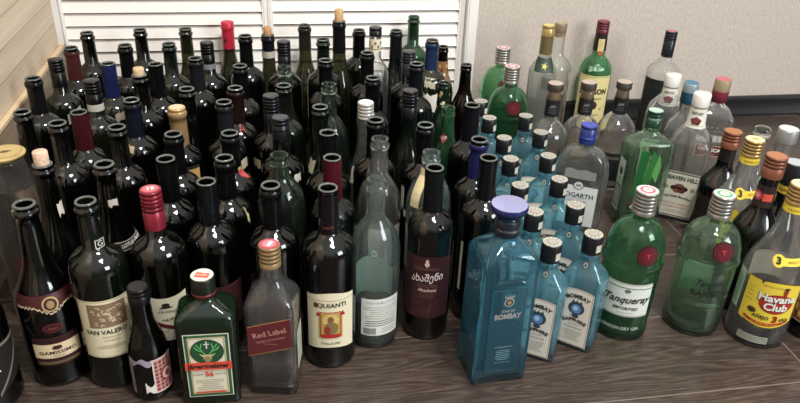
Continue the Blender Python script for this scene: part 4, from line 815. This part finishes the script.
# ---------------------------------------------------------------- round gin bottles, shouldered like a shaker
def tank_prof(R, H): 
    return [(R - 9, 0), (R - 3, 2), (R - 1, 8), (R - 2, 30), (R, 128), (R + .5, 140), (R + 2.2, 143), (R + 2.2, 147), (R, 150)] + [(17 + (R - 17) * (1 - (k / 12) ** 2.3) ** .55, 148 + (H - 200) * (k / 12)) for k in range(1, 13)] + [(16, H - 49), (15.5, H - 40), (15.5, H - 8), (13, H - 4)]
def tank(key, label, glass, topc, kind, R=48, turn=0.0):
    x, y, H = POS[key]; t = root('gin_bottle', key, label, 'bottle', 'round green gin bottles', turn)
    P = tank_prof(R, H); bm = bmesh.new(); hollow_lathe(bm, P, inner_wall(P[:-1]), 48); finish(bm, 'glass_body', G[glass], t)
    rf = lambda z: interp(P, z)
    bm = bmesh.new(); ringed(bm, 18.6, H - 40, H, 5); c = finish(bm, 'screw_cap', mat('#9a9690', .3, .75), t)
    d = Decal(); d.ellipse(0, 0, 17, 17, mat('#c9c2c0', .4, .1), 0, 22); d.ellipse(0, 0, 12, 12, mat(topc, .5), 1, 20); d.ellipse(0, 0, 8, 8, mat('#d0cbc4', .5), 2, 16); d.text('T', 0, 0, 9, mat(topc, .5), 3, bold=.04); d.build('cap_print', c, on_top(H))
    d = Decal(); rr = mat('#4a111a', .4); d.ellipse(0, 0, 17.5, 17.5, mat('#330a10', .4), 0, 20); d.ellipse(0, 0, 15.5, 15.5, rr, 2, 20); d.ellipse(0, 0, 11, 11, mat('#551019', .35), 3, 16); d.text('T', 0, 0, 11, mat('#9a3a42', .4), 4, bold=.03)
    d.build('wax_seal', t, on_round(rf, 174, 1.6, .5 if kind else .1))
    d = Decal()
    if kind == 1:
        d.band(-46, 36, 74, 8, mat('#b9b6ae', .5, .2), 0, 24); d.band(-46, 36, 71, 11, mat('#cfd4cb', .6), 1, 24); d.band(-46, 36, 66, 64.8, mat('#2d5a40', .5), 2, 24)
        d.text('Tanqueray', -6, 42, 19, INK, 3, shear=.45, width=76, rot=.04, bold=.02); d.text('IMPORTED', -4, 25, 8, INK, 3, width=40, bold=.02); d.ellipse(-5, 60, 5, 3.4, mat('#5a6a5a', .5), 3, 8); d.lines(-24, 16, 17, 1, 3, GREY, .8, 3)
        d.build('label', t, on_round(R, 46, .9, .2))
        d = Decal(); d.text('LONDON DRY GIN', 0, 0, 9, mat('#b8c4b8', .5), 0, width=66, bold=.01); d.build('printed_lettering', t, on_round(R - 1, 28, .8, .05))
    elif kind == 2:
        ink = mat('#14201a', .5)
        d.text('Tanqueray', 2, 50, 18, ink, 3, shear=.45, width=56, bold=.02); d.text('RANGPUR', 4, 30, 15, ink, 3, width=66, bold=.04); d.lines(-18, 24, 12, 2, 4, mat('#5f8a6a', .5), .9, 3); d.build('printed_lettering', t, on_round(R - .8, 62, 1.2, .38))
        d = Decal(); d.rect(-28, 28, 0, 62, mat('#a3b5a5', .7), 0, 2); part_decal(d, 'back_label', t, on_round(R - 4.5, 40, 0, PI + .25), 'pale back label seen through the glass')
    return t
tank('tA', 'rearmost round green gin bottle, its pink-topped grey cap against the beige wall', 'green', '#b8525e', 0, turn=.2)
tank('tB', 'round green gin bottle with a red wax seal, behind the small blue gin bottles', 'green', '#b8525e', 0, turn=.2)
tank('tC', 'round green gin bottle with a white script label and red seal on its shoulder', 'green', '#b8525e', 1)
tank('tD', 'pale green see-through round gin bottle with red seal and black printed lettering', 'pale', '#4f9a5e', 2, R=49)

# ---------------------------------------------------------------- tall clear bottles at the wall
t, rf, H, R = wine('gold', 'tall frosted spirit bottle with gold cap and neck foil and a yellow star badge', form='slim', glass='frost', top=('screw', '#9c8550', 26, '#cdb877', 1), R=35, name='spirit_bottle', group=None)
bm = bmesh.new(); lathe(bm, [(rf(H - 70) + .8, H - 70), (15.4, H - 40), (15.6, H - 27)], 32, 0, False); finish(bm, 'neck_foil', mat('#7d704c', .35, .5, bump=.3), t)
d = Decal(); d.band(-26, 26, 0, -32, mat('#1f3326', .5), 0, 16, 3)
for k in range(5): d.poly([(0 + 3 * math.cos(k * 1.257 - .5), -18 + 3 * math.sin(k * 1.257 - .5)), (9 * math.cos(k * 1.257), -18 + 9 * math.sin(k * 1.257)), (3 * math.cos(k * 1.257 + .5), -18 + 3 * math.sin(k * 1.257 + .5)), (0, -18)], mat('#d8c04a', .5), 2)
part_decal(d, 'neck_label', t, on_round(rf, H - 78, .7, .1))
t, rf, H, R = wine('cork', 'tall clear spirit bottle with a tan plug cap, just behind the frosted gold-capped one', form='slim', glass='clear', top=('screw', '#8a7660', 20, '#a08d74', 0), R=40, name='spirit_bottle', group=None)
bm = bmesh.new(); lathe(bm, [(12.6, H - 34), (12.8, H - 20)], 24, 0, False); finish(bm, 'cork', mat('#b79c72', .8, var=.3), t)
d = Decal(); d.rect(-34, 8, 0, 36, mat('#39443a', .6), 0, 2); d.frame(-34, 8, 0, 36, 1.2, mat('#7d8a78', .6), 1); part_decal(d, 'label', t, on_round(R, 150, .5))

P = [(34, 0), (40, 2), (43, 9), (43, 166)] + [(17 + 26 * math.cos(PI / 2 * (k / 9) ** 1.2), 166 + 46 * k / 9) for k in range(1, 10)]
x, y, H = POS['jam']; P += [(17, 216), (17.4, 236), (16, H - 42), (15.2, H - 30), (15.2, H - 4), (12, H - 2)]
t = root('whiskey_bottle', 'jam', 'large green whiskey bottle with a big cream label and maroon capped neck, by the wall', 'bottle', None, .06)
bm = bmesh.new(); hollow_lathe(bm, P, inner_wall(P[:-1]), 44); finish(bm, 'glass_body', G['green'], t); rfj = lambda z: interp(P, z)
bm = bmesh.new(); lathe(bm, [(rfj(226) + .7, 226), (rfj(250) + .7, 250), (16, H - 30)], 32, 0, False); finish(bm, 'neck_wrap', mat('#1b1614', .4), t)
cap(t, H, 16.6, 30, '#5b2028', '#7a3238', 3, .35, .2)
d = Decal(); d.band(-7, 9, 46, 12, mat('#c9b37e', .6), 0, 6, 4); d.ellipse(2, 8, 6, 6, mat('#b0583c', .5), 1, 10); d.lines(-5, 7, 42, 4, 5, mat('#7a5a30', .6), 1, 1); d.build('neck_label', t, on_round(rfj, 214, 1.0, .1))
d = Decal(); yl = mat('#d2c48a', .65); d.band(-48, 48, 156, 0, yl, 0, 30); d.band(-48, 48, 153, 151.6, mat('#6a7a3a', .6), 1, 30)
d.text('JAMESON', 0, 112, 21, INK, 2, width=76, bold=.045, shear=.0); d.text('IRISH WHISKEY', 0, 92, 9, INK, 2, width=52)
d.ellipse(6, 74, 10, 12, mat('#3a2a1c', .6), 2, 10); d.poly([(-6, 62), (26, 60), (30, 66), (10, 68)], mat('#3a2a1c', .6), 3); d.text('TRIPLE DISTILLED', 0, 46, 7, mat('#6a3a20', .6), 2, width=50); d.lines(-28, 28, 36, 4, 5, mat('#8a7a4a', .6), 1, 2)
d.build('label', t, on_round(43, 10, .6))
d = Decal(); wt = mat('#a9c9ae', .4); d.text('JJ&S', 0, 0, 15, wt, 0, width=34); d.build('raised_lettering', t, on_round(rfj, 184, .6, -.1))

def bulb(key, label, turn):
    x, y, H = POS[key]; t = root('spirit_bottle', key, label, 'bottle', 'round clear bottles with black neck labels', turn)
    P = [(34, 0), (40, 2), (43, 8), (44, 100), (44, 138)] + [(16 + 28 * math.cos(PI / 2 * (k / 9) ** 1.1), 138 + 44 * k / 9) for k in range(1, 10)] + [(15.5, 186), (16, 200), (14.5, H - 24), (13, H - 14)]
    bm = bmesh.new(); hollow_lathe(bm, P, inner_wall(P[:-1]), 40); finish(bm, 'glass_body', G['clear'], t); rf = lambda z: interp(P, z)
    bm = bmesh.new(); lathe(bm, [(12.4, H - 40), (12.6, H - 12)], 24, 0, True); finish(bm, 'cork', mat('#a88a68', .8, var=.3), t)
    cap(t, H, 17.6, 15, '#2c221c', '#a99a8c', 0, .5, name='stopper')
    d = Decal(); d.band(-48, 48, 0, -38, mat('#131214', .5), 0, 24, 4); d.text('JIM', 0, -14, 9, mat('#8c8a8c', .4), 1, shear=.3); d.lines(-10, 10, -22, 2, 5, mat('#6a6868', .5), 1, 1); d.build('neck_label', t, on_round(rf, H - 36, .8))
    d = Decal(); d.band(-70, 70, 70, 0, mat('#1b1a1a', .5), 0, 26); d.text('AUTENTICO', 0, 58, 9, mat('#8a8782', .5), 1, width=54); d.build('label', t, on_round(44, 26, .6))
    return t
bulb('r1', 'round clear bottle with black neck label, its stopper before the tall frosted bottle', 0)
bulb('r2', 'round clear bottle with black neck label whose stopper overlaps the cream whiskey label', .1)
bulb('r3', 'round clear bottle with black neck label standing clear against the beige wall and baseboard', .05)

t, rf, H, R = wine('blk', 'clear spirit bottle with a long black cap and a black body label against the wall', form='slim', glass='clear', top=('screw', '#181c24', 66, '#a8616a', 3), R=42, name='spirit_bottle', group=None)
d = Decal(); d.rect(-52, 52, 0, 150, mat('#131618', .5), 0, 3); d.frame(-30, 30, 90, 130, 1, mat('#3a4042', .5), 1); part_decal(d, 'label', t, on_round(R, 30, .6))
def heaven(key, label, full):
    x, y, H = POS[key]; t, H, hy = flask(key, 'whiskey_bottle', label, 'clear', 43, 38, 13, 0, 172, 15.5, 232, turn=-.02, sh_pow=1.0, group='white-necked whiskey bottles')
    bm = bmesh.new(); lathe(bm, [(17.2, H - 28), (17.8, H - 26), (18, H - 3), (16.5, H)], 32, 0, False, True); finish(bm, 'screw_cap', mat('#d5d2cb', .4), t)
    bm = bmesh.new(); lathe(bm, [(21.5, H - 72), (19, H - 64), (17.2, H - 30), (17.2, H - 27)], 32, 0, False); finish(bm, 'neck_wrap', mat('#cdc8bd', .5), t)
    nr = lambda z: 17.2 + max(0, (H - 30 - z)) * .055
    d = Decal(); d.band(-20, 20, 40, 38, mat('#5b5a3c', .5), 0, 12); d.band(-20, 20, 0, -1.6, mat('#5b5a3c', .5), 0, 12); d.text('KENTUCKY', 0, 27, 7.5, mat('#2c4a34', .6), 0, width=24, bold=.03)
    for (a, b, c) in ((-6, 12, 4.5), (0, 15, 5), (6, 12, 4.5), (-3, 7, 4.5), (4, 7, 4.5), (0, 11, 4)): d.ellipse(a, b, c, c, mat(('#6e2f2a', '#3a2420', '#8c4a3c')[int(a * b) % 3], .6), 1 if c > 4.4 else 2, 8)
    d.build('neck_print', t, on_round(nr, H - 67, .9))
    d = Decal(1.14, 1.0); pw = mat('#c9c5b4', .6); gl = mat('#233a2b', .6)
    d.rect(-32, 32, 0, 108, pw, 0); d.rect(-32, 32, 104, 106.5, gl, 1); d.text('HEAVEN HILL', 0, 93, 13, gl, 1, width=60, bold=.045)
    for (a, b, c) in ((-9, 70, 7), (0, 74, 9), (9, 70, 7), (-4, 64, 6), (5, 64, 6), (0, 70, 5)): d.ellipse(a, b, c, c * .8, mat(('#5c2a26', '#2a1c18', '#7a4438')[int(abs(a) + b) % 3], .6), 1 + (c < 7), 10)
    d.ellipse(-24, 70, 4.5, 4.5, mat('#8a8568', .6), 1, 8); d.ellipse(24, 70, 4.5, 4.5, mat('#8a8568', .6), 1, 8)
    d.text('Old Style Bourbon', 0, 50, 8.5, INK, 1, width=50, arc=90, bold=.03, shear=.2); d.text('KENTUCKY STRAIGHT', 0, 32, 6, mat('#a8584c', .6), 1, width=50); d.text('BOURBON WHISKEY', 0, 24, 6, mat('#a8584c', .6), 1, width=44); d.lines(-24, 24, 16, 2, 4, mat('#a8786c', .6), 1, 1)
    d.rect(-32, 32, 2, 4.2, gl, 1); d.build('label', t, on_flat(38, 13, .5))
heaven('hh1', 'rear one of two whiskey bottles with white caps and white printed necks', 0)
heaven('hh2', 'front one of two white-necked whiskey bottles, cream label with a brown crest', 1)
t, H, hy = flask('blue', 'spirit_bottle', 'clear bottle with a bright blue-topped cap between the white-necked and pink-capped bottles', 'clear', 34, 32, 14, 0, 170, 15, 216, sh_pow=1.0)
cap(t, H, 16.4, 20, '#7d8d92', '#3a7088', 0, .3, .3); bm = bmesh.new(); lathe(bm, [(15.4, H - 46), (16.8, H - 44), (16.8, H - 21)], 32, 0, False); finish(bm, 'neck_wrap', mat('#1f4457', .4), t)

# ---------------------------------------------------------------- rum bottles and their neighbours
def hav_prof(R, H): return [(R - 8, 0), (R - 2, 2), (R, 9), (R, 122)] + shoulder(R, 18.5, 128, H - 62, 1.0, 12) + [(16.5, H - 44), (15, H - 34), (14, H - 6), (12, H - 3)]
def rum(key, label, front, turn=0.0, R=48):
    x, y, H = POS[key]; t = root('rum_bottle', key, label, 'bottle', 'clear rum bottles with gold caps and yellow labels', turn)
    P = hav_prof(R, H); bm = bmesh.new(); hollow_lathe(bm, P, inner_wall(P[:-1]), 44); finish(bm, 'glass_body', G['clear'], t); rf = lambda z: interp(P, z)
    bm = bmesh.new(); ringed(bm, 18.2, H - 32, H, 4); c = finish(bm, 'screw_cap', mat('#a58653', .3, .6), t)
    d = Decal(); d.ellipse(0, 0, 16.4, 16.4, mat('#cfc79c', .5), 0, 20); d.ellipse(2, -1, 7, 5, mat('#b9a45a', .5), 1, 10); d.text('HC', -1, 1, 8, mat('#8a5a3a', .5), 2); d.build('cap_print', c, on_top(H))
    yl = mat('#d8bf3c', .6); rd = mat('#a3241f', .55)
    bm = bmesh.new(); lathe(bm, [(rf(H - 46) + 1, H - 46), (rf(H - 34) + 2.4, H - 33)], 36, 0, False); finish(bm, 'neck_band', yl, t)
    d = Decal(); d.text('HAVANA CLUB', 0, 0, 5, mat('#6a4a1c', .6), 0, width=30); d.build('band_lettering', t, on_round(lambda z: rf(z) + 1.6, H - 40, .6, .25))
    d = Decal(); d.ellipse(-11, 0, 9, 10, yl, 0, 14); d.band(-6, 30, 6, -6, yl, 0, 12); d.band(30, 35, lambda u: 6 - (u - 30), lambda u: -6 + (u - 30) * .6, yl, 0, 2); d.text('3', -11, 0, 15, INK, 2, bold=.05); d.text('AÑOS', 10, 0, 6, mat('#6a4a1c', .6), 2, width=16); d.lines(18, 28, 3, 2, 3, mat('#8a6a2c', .6), .8, 2)
    d.build('shoulder_label', t, on_round(rf, 172, 1.0, .25))
    d = Decal(); top = lambda u: 96 if u < -18 else (96 - 6 if u < -14 else 94 + 4 * math.cos((u - 8) / 20))
    d.band(-40, 50, top, lambda u: 6 + .006 * (u - 4) ** 2 * (1 if u > -30 else .6), mat('#5a3a1c', .5), 0, 30); d.band(-39, 49, lambda u: top(u) - 1.2, lambda u: 7.4 + .006 * (u - 4) ** 2 * (1 if u > -30 else .6), yl, 1, 30)
    d.ellipse(14, 56, 27, 19, mat('#7d1c18', .55), 2, 22); d.ellipse(14, 56, 25.6, 17.6, rd, 3, 22)
    d.text('Havana', 12, 66, 19, INK, 4, width=58, bold=.06); d.text('Havana', 12.6, 66.6, 19, WHITE, 5, width=57, bold=.035); d.text('Club', 13, 49.5, 19, INK, 4, width=38, bold=.06); d.text('Club', 13.5, 50, 19, WHITE, 5, width=37, bold=.035)
    d.poly([(20, 74), (24, 74), (26, 84), (22, 88), (18, 83)], mat('#8a2a1c', .5), 4); d.ellipse(22, 88, 4, 2.4, INK, 5, 8)
    d.ellipse(-20, 36, 7.5, 5.5, mat('#7a5a2a', .5), 2, 12); d.ellipse(-20, 36, 5.5, 4, mat('#3a2a18', .5), 3, 10)
    d.text('AÑEJO', -4, 27, 9, INK, 3, width=26, bold=.03, rot=-.06); d.text('3', 18, 26, 17, mat('#8a1c18', .5), 3, bold=.06); d.text('AÑOS', 33, 25, 8, INK, 3, width=17, bold=.03)
    d.band(-30, 42, lambda u: 17 + .005 * (u - 4) ** 2, lambda u: 11 + .006 * (u - 4) ** 2, rd, 2, 20); d.text('EL RON DE CUBA', 6, 14.8, 4.6, mat('#d9c24a', .5), 4, width=44)
    d.lines(-36, -22, 78, 4, 8, mat('#8a742c', .6), .9, 2, 3); d.text('REPUBLICA DE CUBA', 8, 88, 4, mat('#8a6a2c', .6), 2, width=44)
    d.build('label', t, on_round(R, 40 if front else 50, .6, .02 if front else .35))
    d = Decal(); d.band(-34, 34, lambda u: 56 + 30 * math.sqrt(max(0, 1 - (u / 35) ** 2)), 0, mat('#b9b2a0', .7), 0, 18, 2); d.build('glued_label', t, lambda u, v, l: (on_round(R - 4.5, 96, 0, PI + .15)(u, min(v, 50), l)))
    if front:
        d = Decal(); d.rect(-24, 24, 0, 13, mat('#7d8272', .6), 0); d.frame(-24, 24, 0, 13, .7, mat('#c4c8b8', .6), 1); d.lines(-21, 21, 11, 3, 3.6, mat('#b4b8a8', .6), .8, 1); d.build('tax_strip', t, on_round(R, 14, .6, -.1))
        d = Decal(); d.rect(-9, 9, 0, 74, mat('#c2ccb8', .6), 0, 2)
        for k in range(13): d.rect(-7, 7, 6 + k * 4.4, 8.4 + k * 4.4, mat('#5f9a74', .6), 1)
        d.build('side_label', t, on_round(R, 62, .6, -1.15))
    return t
rum('hv1', 'clear rum bottle with a gold ringed cap standing behind the pale green round one', 0, .15)
rum('hv2', 'clear rum bottle with big yellow and red label, cap cropped at the picture edge', 1, .12, 49)

def round_spirit(key, name, label, glass, R, side, topc, ln, group=None, z_sh=.5, grooves=3, metal=.3, cat='bottle', turn=0.0, rn=15.5):
    x, y, H = POS[key]; t = root(name, key, label, cat, group, turn)
    P = [(R - 8, 0), (R - 2, 2), (R, 8), (R, z_sh * H)] + shoulder(R, rn, z_sh * H + 2, H * .5 + z_sh * H * .5 - 6, .95, 11) + [(rn - 1, H - ln - 4), (rn - 1.4, H - 5), (10, H - 3)]
    bm = bmesh.new(); hollow_lathe(bm, P, inner_wall(P[:-1]), 40); finish(bm, 'glass_body', G[glass], t)
    c = cap(t, H, rn + 2.4, ln, side, topc, grooves, .35, metal)
    return t, H, (lambda z: interp(P, z)), c
t, H, rf, c = round_spirit('cop1', 'rum_bottle', 'dark rum bottle with a copper-orange cap beside the gold ringed cap', 'brownblack', 39, '#74452f', '#a06a42', 34, 'dark bottles with copper caps')
d = Decal(); d.rect(-40, 40, 0, 84, mat('#17110f', .5), 0, 2); d.build('label', t, on_round(39, 30, .6)); bm = bmesh.new(); lathe(bm, [(rf(H - 62) + .8, H - 62), (rf(H - 36) + .8, H - 36)], 32, 0, False); finish(bm, 'neck_wrap', mat('#17120f', .4), t)
t, H, rf, c = round_spirit('cop2', 'rum_bottle', 'dark rum bottle with a copper-orange cap between the two gold-capped clear rum bottles', 'brownblack', 39, '#744532', '#a06a48', 38, 'dark bottles with copper caps')
d = Decal(); d.rect(-22, 22, 0, -40, mat('#241614', .5), 0, 4); d.ellipse(-6, -20, 9, 9, mat('#b0404a', .5), 1, 12); d.ellipse(-6, -20, 5, 5, mat('#d98a80', .5), 2, 8); d.rect(4, 20, -14, -28, mat('#c04a3a', .5), 1); d.build('neck_label', t, on_round(rf, H - 52, .8, -.4))
t, H, rf, c = round_spirit('blk2', 'rum_bottle', 'dark rum bottle with a black, silver-topped cap and a narrow yellow neck band', 'brownblack', 40, '#141519', '#a5a7aa', 40, None, grooves=0, metal=.2)
bm = bmesh.new(); lathe(bm, [(rf(H - 58) + 1, H - 58), (rf(H - 42) + 2.6, H - 42)], 32, 0, False); finish(bm, 'neck_band', mat('#c9a838', .5), t)
d = Decal(); d.text('HAVANA', 0, 0, 8, mat('#4a3414', .5), 0, width=28, bold=.03); d.build('band_lettering', t, on_round(lambda z: rf(z) + 1.6, H - 50, .6))
d = Decal(); rnd = random.Random(2)
for k in range(7): d.poly([(k * 6 - 20, 0 + k), (k * 6 - 16, k), (k * 6 - 14, 5 + k), (k * 6 - 19, 4 + k)], mat('#a8453f', .5), 1)
d.build('shoulder_print', t, on_round(rf, 128, .8, -.3))
t, H, rf, c = round_spirit('silv', 'spirit_bottle', 'clear bottle with a wide silver-white cap beside the baseboard end', 'clear', 37, '#8f8f8d', '#c9cbcc', 26, None, grooves=0, metal=.5, rn=17)
t, H, rf, c = round_spirit('small2', 'spirit_bottle', 'low clear bottle with a faceted glass stopper behind the gold ringed cap', 'clear', 35, '#8f8c78', None, 6, None, grooves=0, rn=15)
bm = bmesh.new(); lathe(bm, [(13, H), (16.5, H + 3), (16.5, H + 10), (13, H + 13)], 12, 0, True, True); finish(bm, 'glass_stopper', G['clear'], t, angle=20)
t, H, rf, c = round_spirit('edge2', 'rum_bottle', 'dark bottle cut by the picture edge, orange-brown picture label showing low down', 'brownblack', 40, '#141519', '#a5a7aa', 40, None, grooves=0)
d = Decal(); d.rect(-44, 44, 0, 62, mat('#1d120c', .5), 0, 2); d.rect(-41, 41, 3, 59, mat('#8a4e24', .5), 1, 2)
rnd = random.Random(6)
for k in range(26): d.ellipse(rnd.uniform(-36, 36), rnd.uniform(8, 54), rnd.uniform(2, 6), rnd.uniform(2, 7), mat(('#b5783c', '#5a2e18', '#caa05c')[k % 3], .5), 2 + k % 2, 8)
d.frame(-44, 44, 0, 62, 1.4, mat('#c9b184', .5), 4); d.build('label', t, on_round(40, 34, .6, -.5))
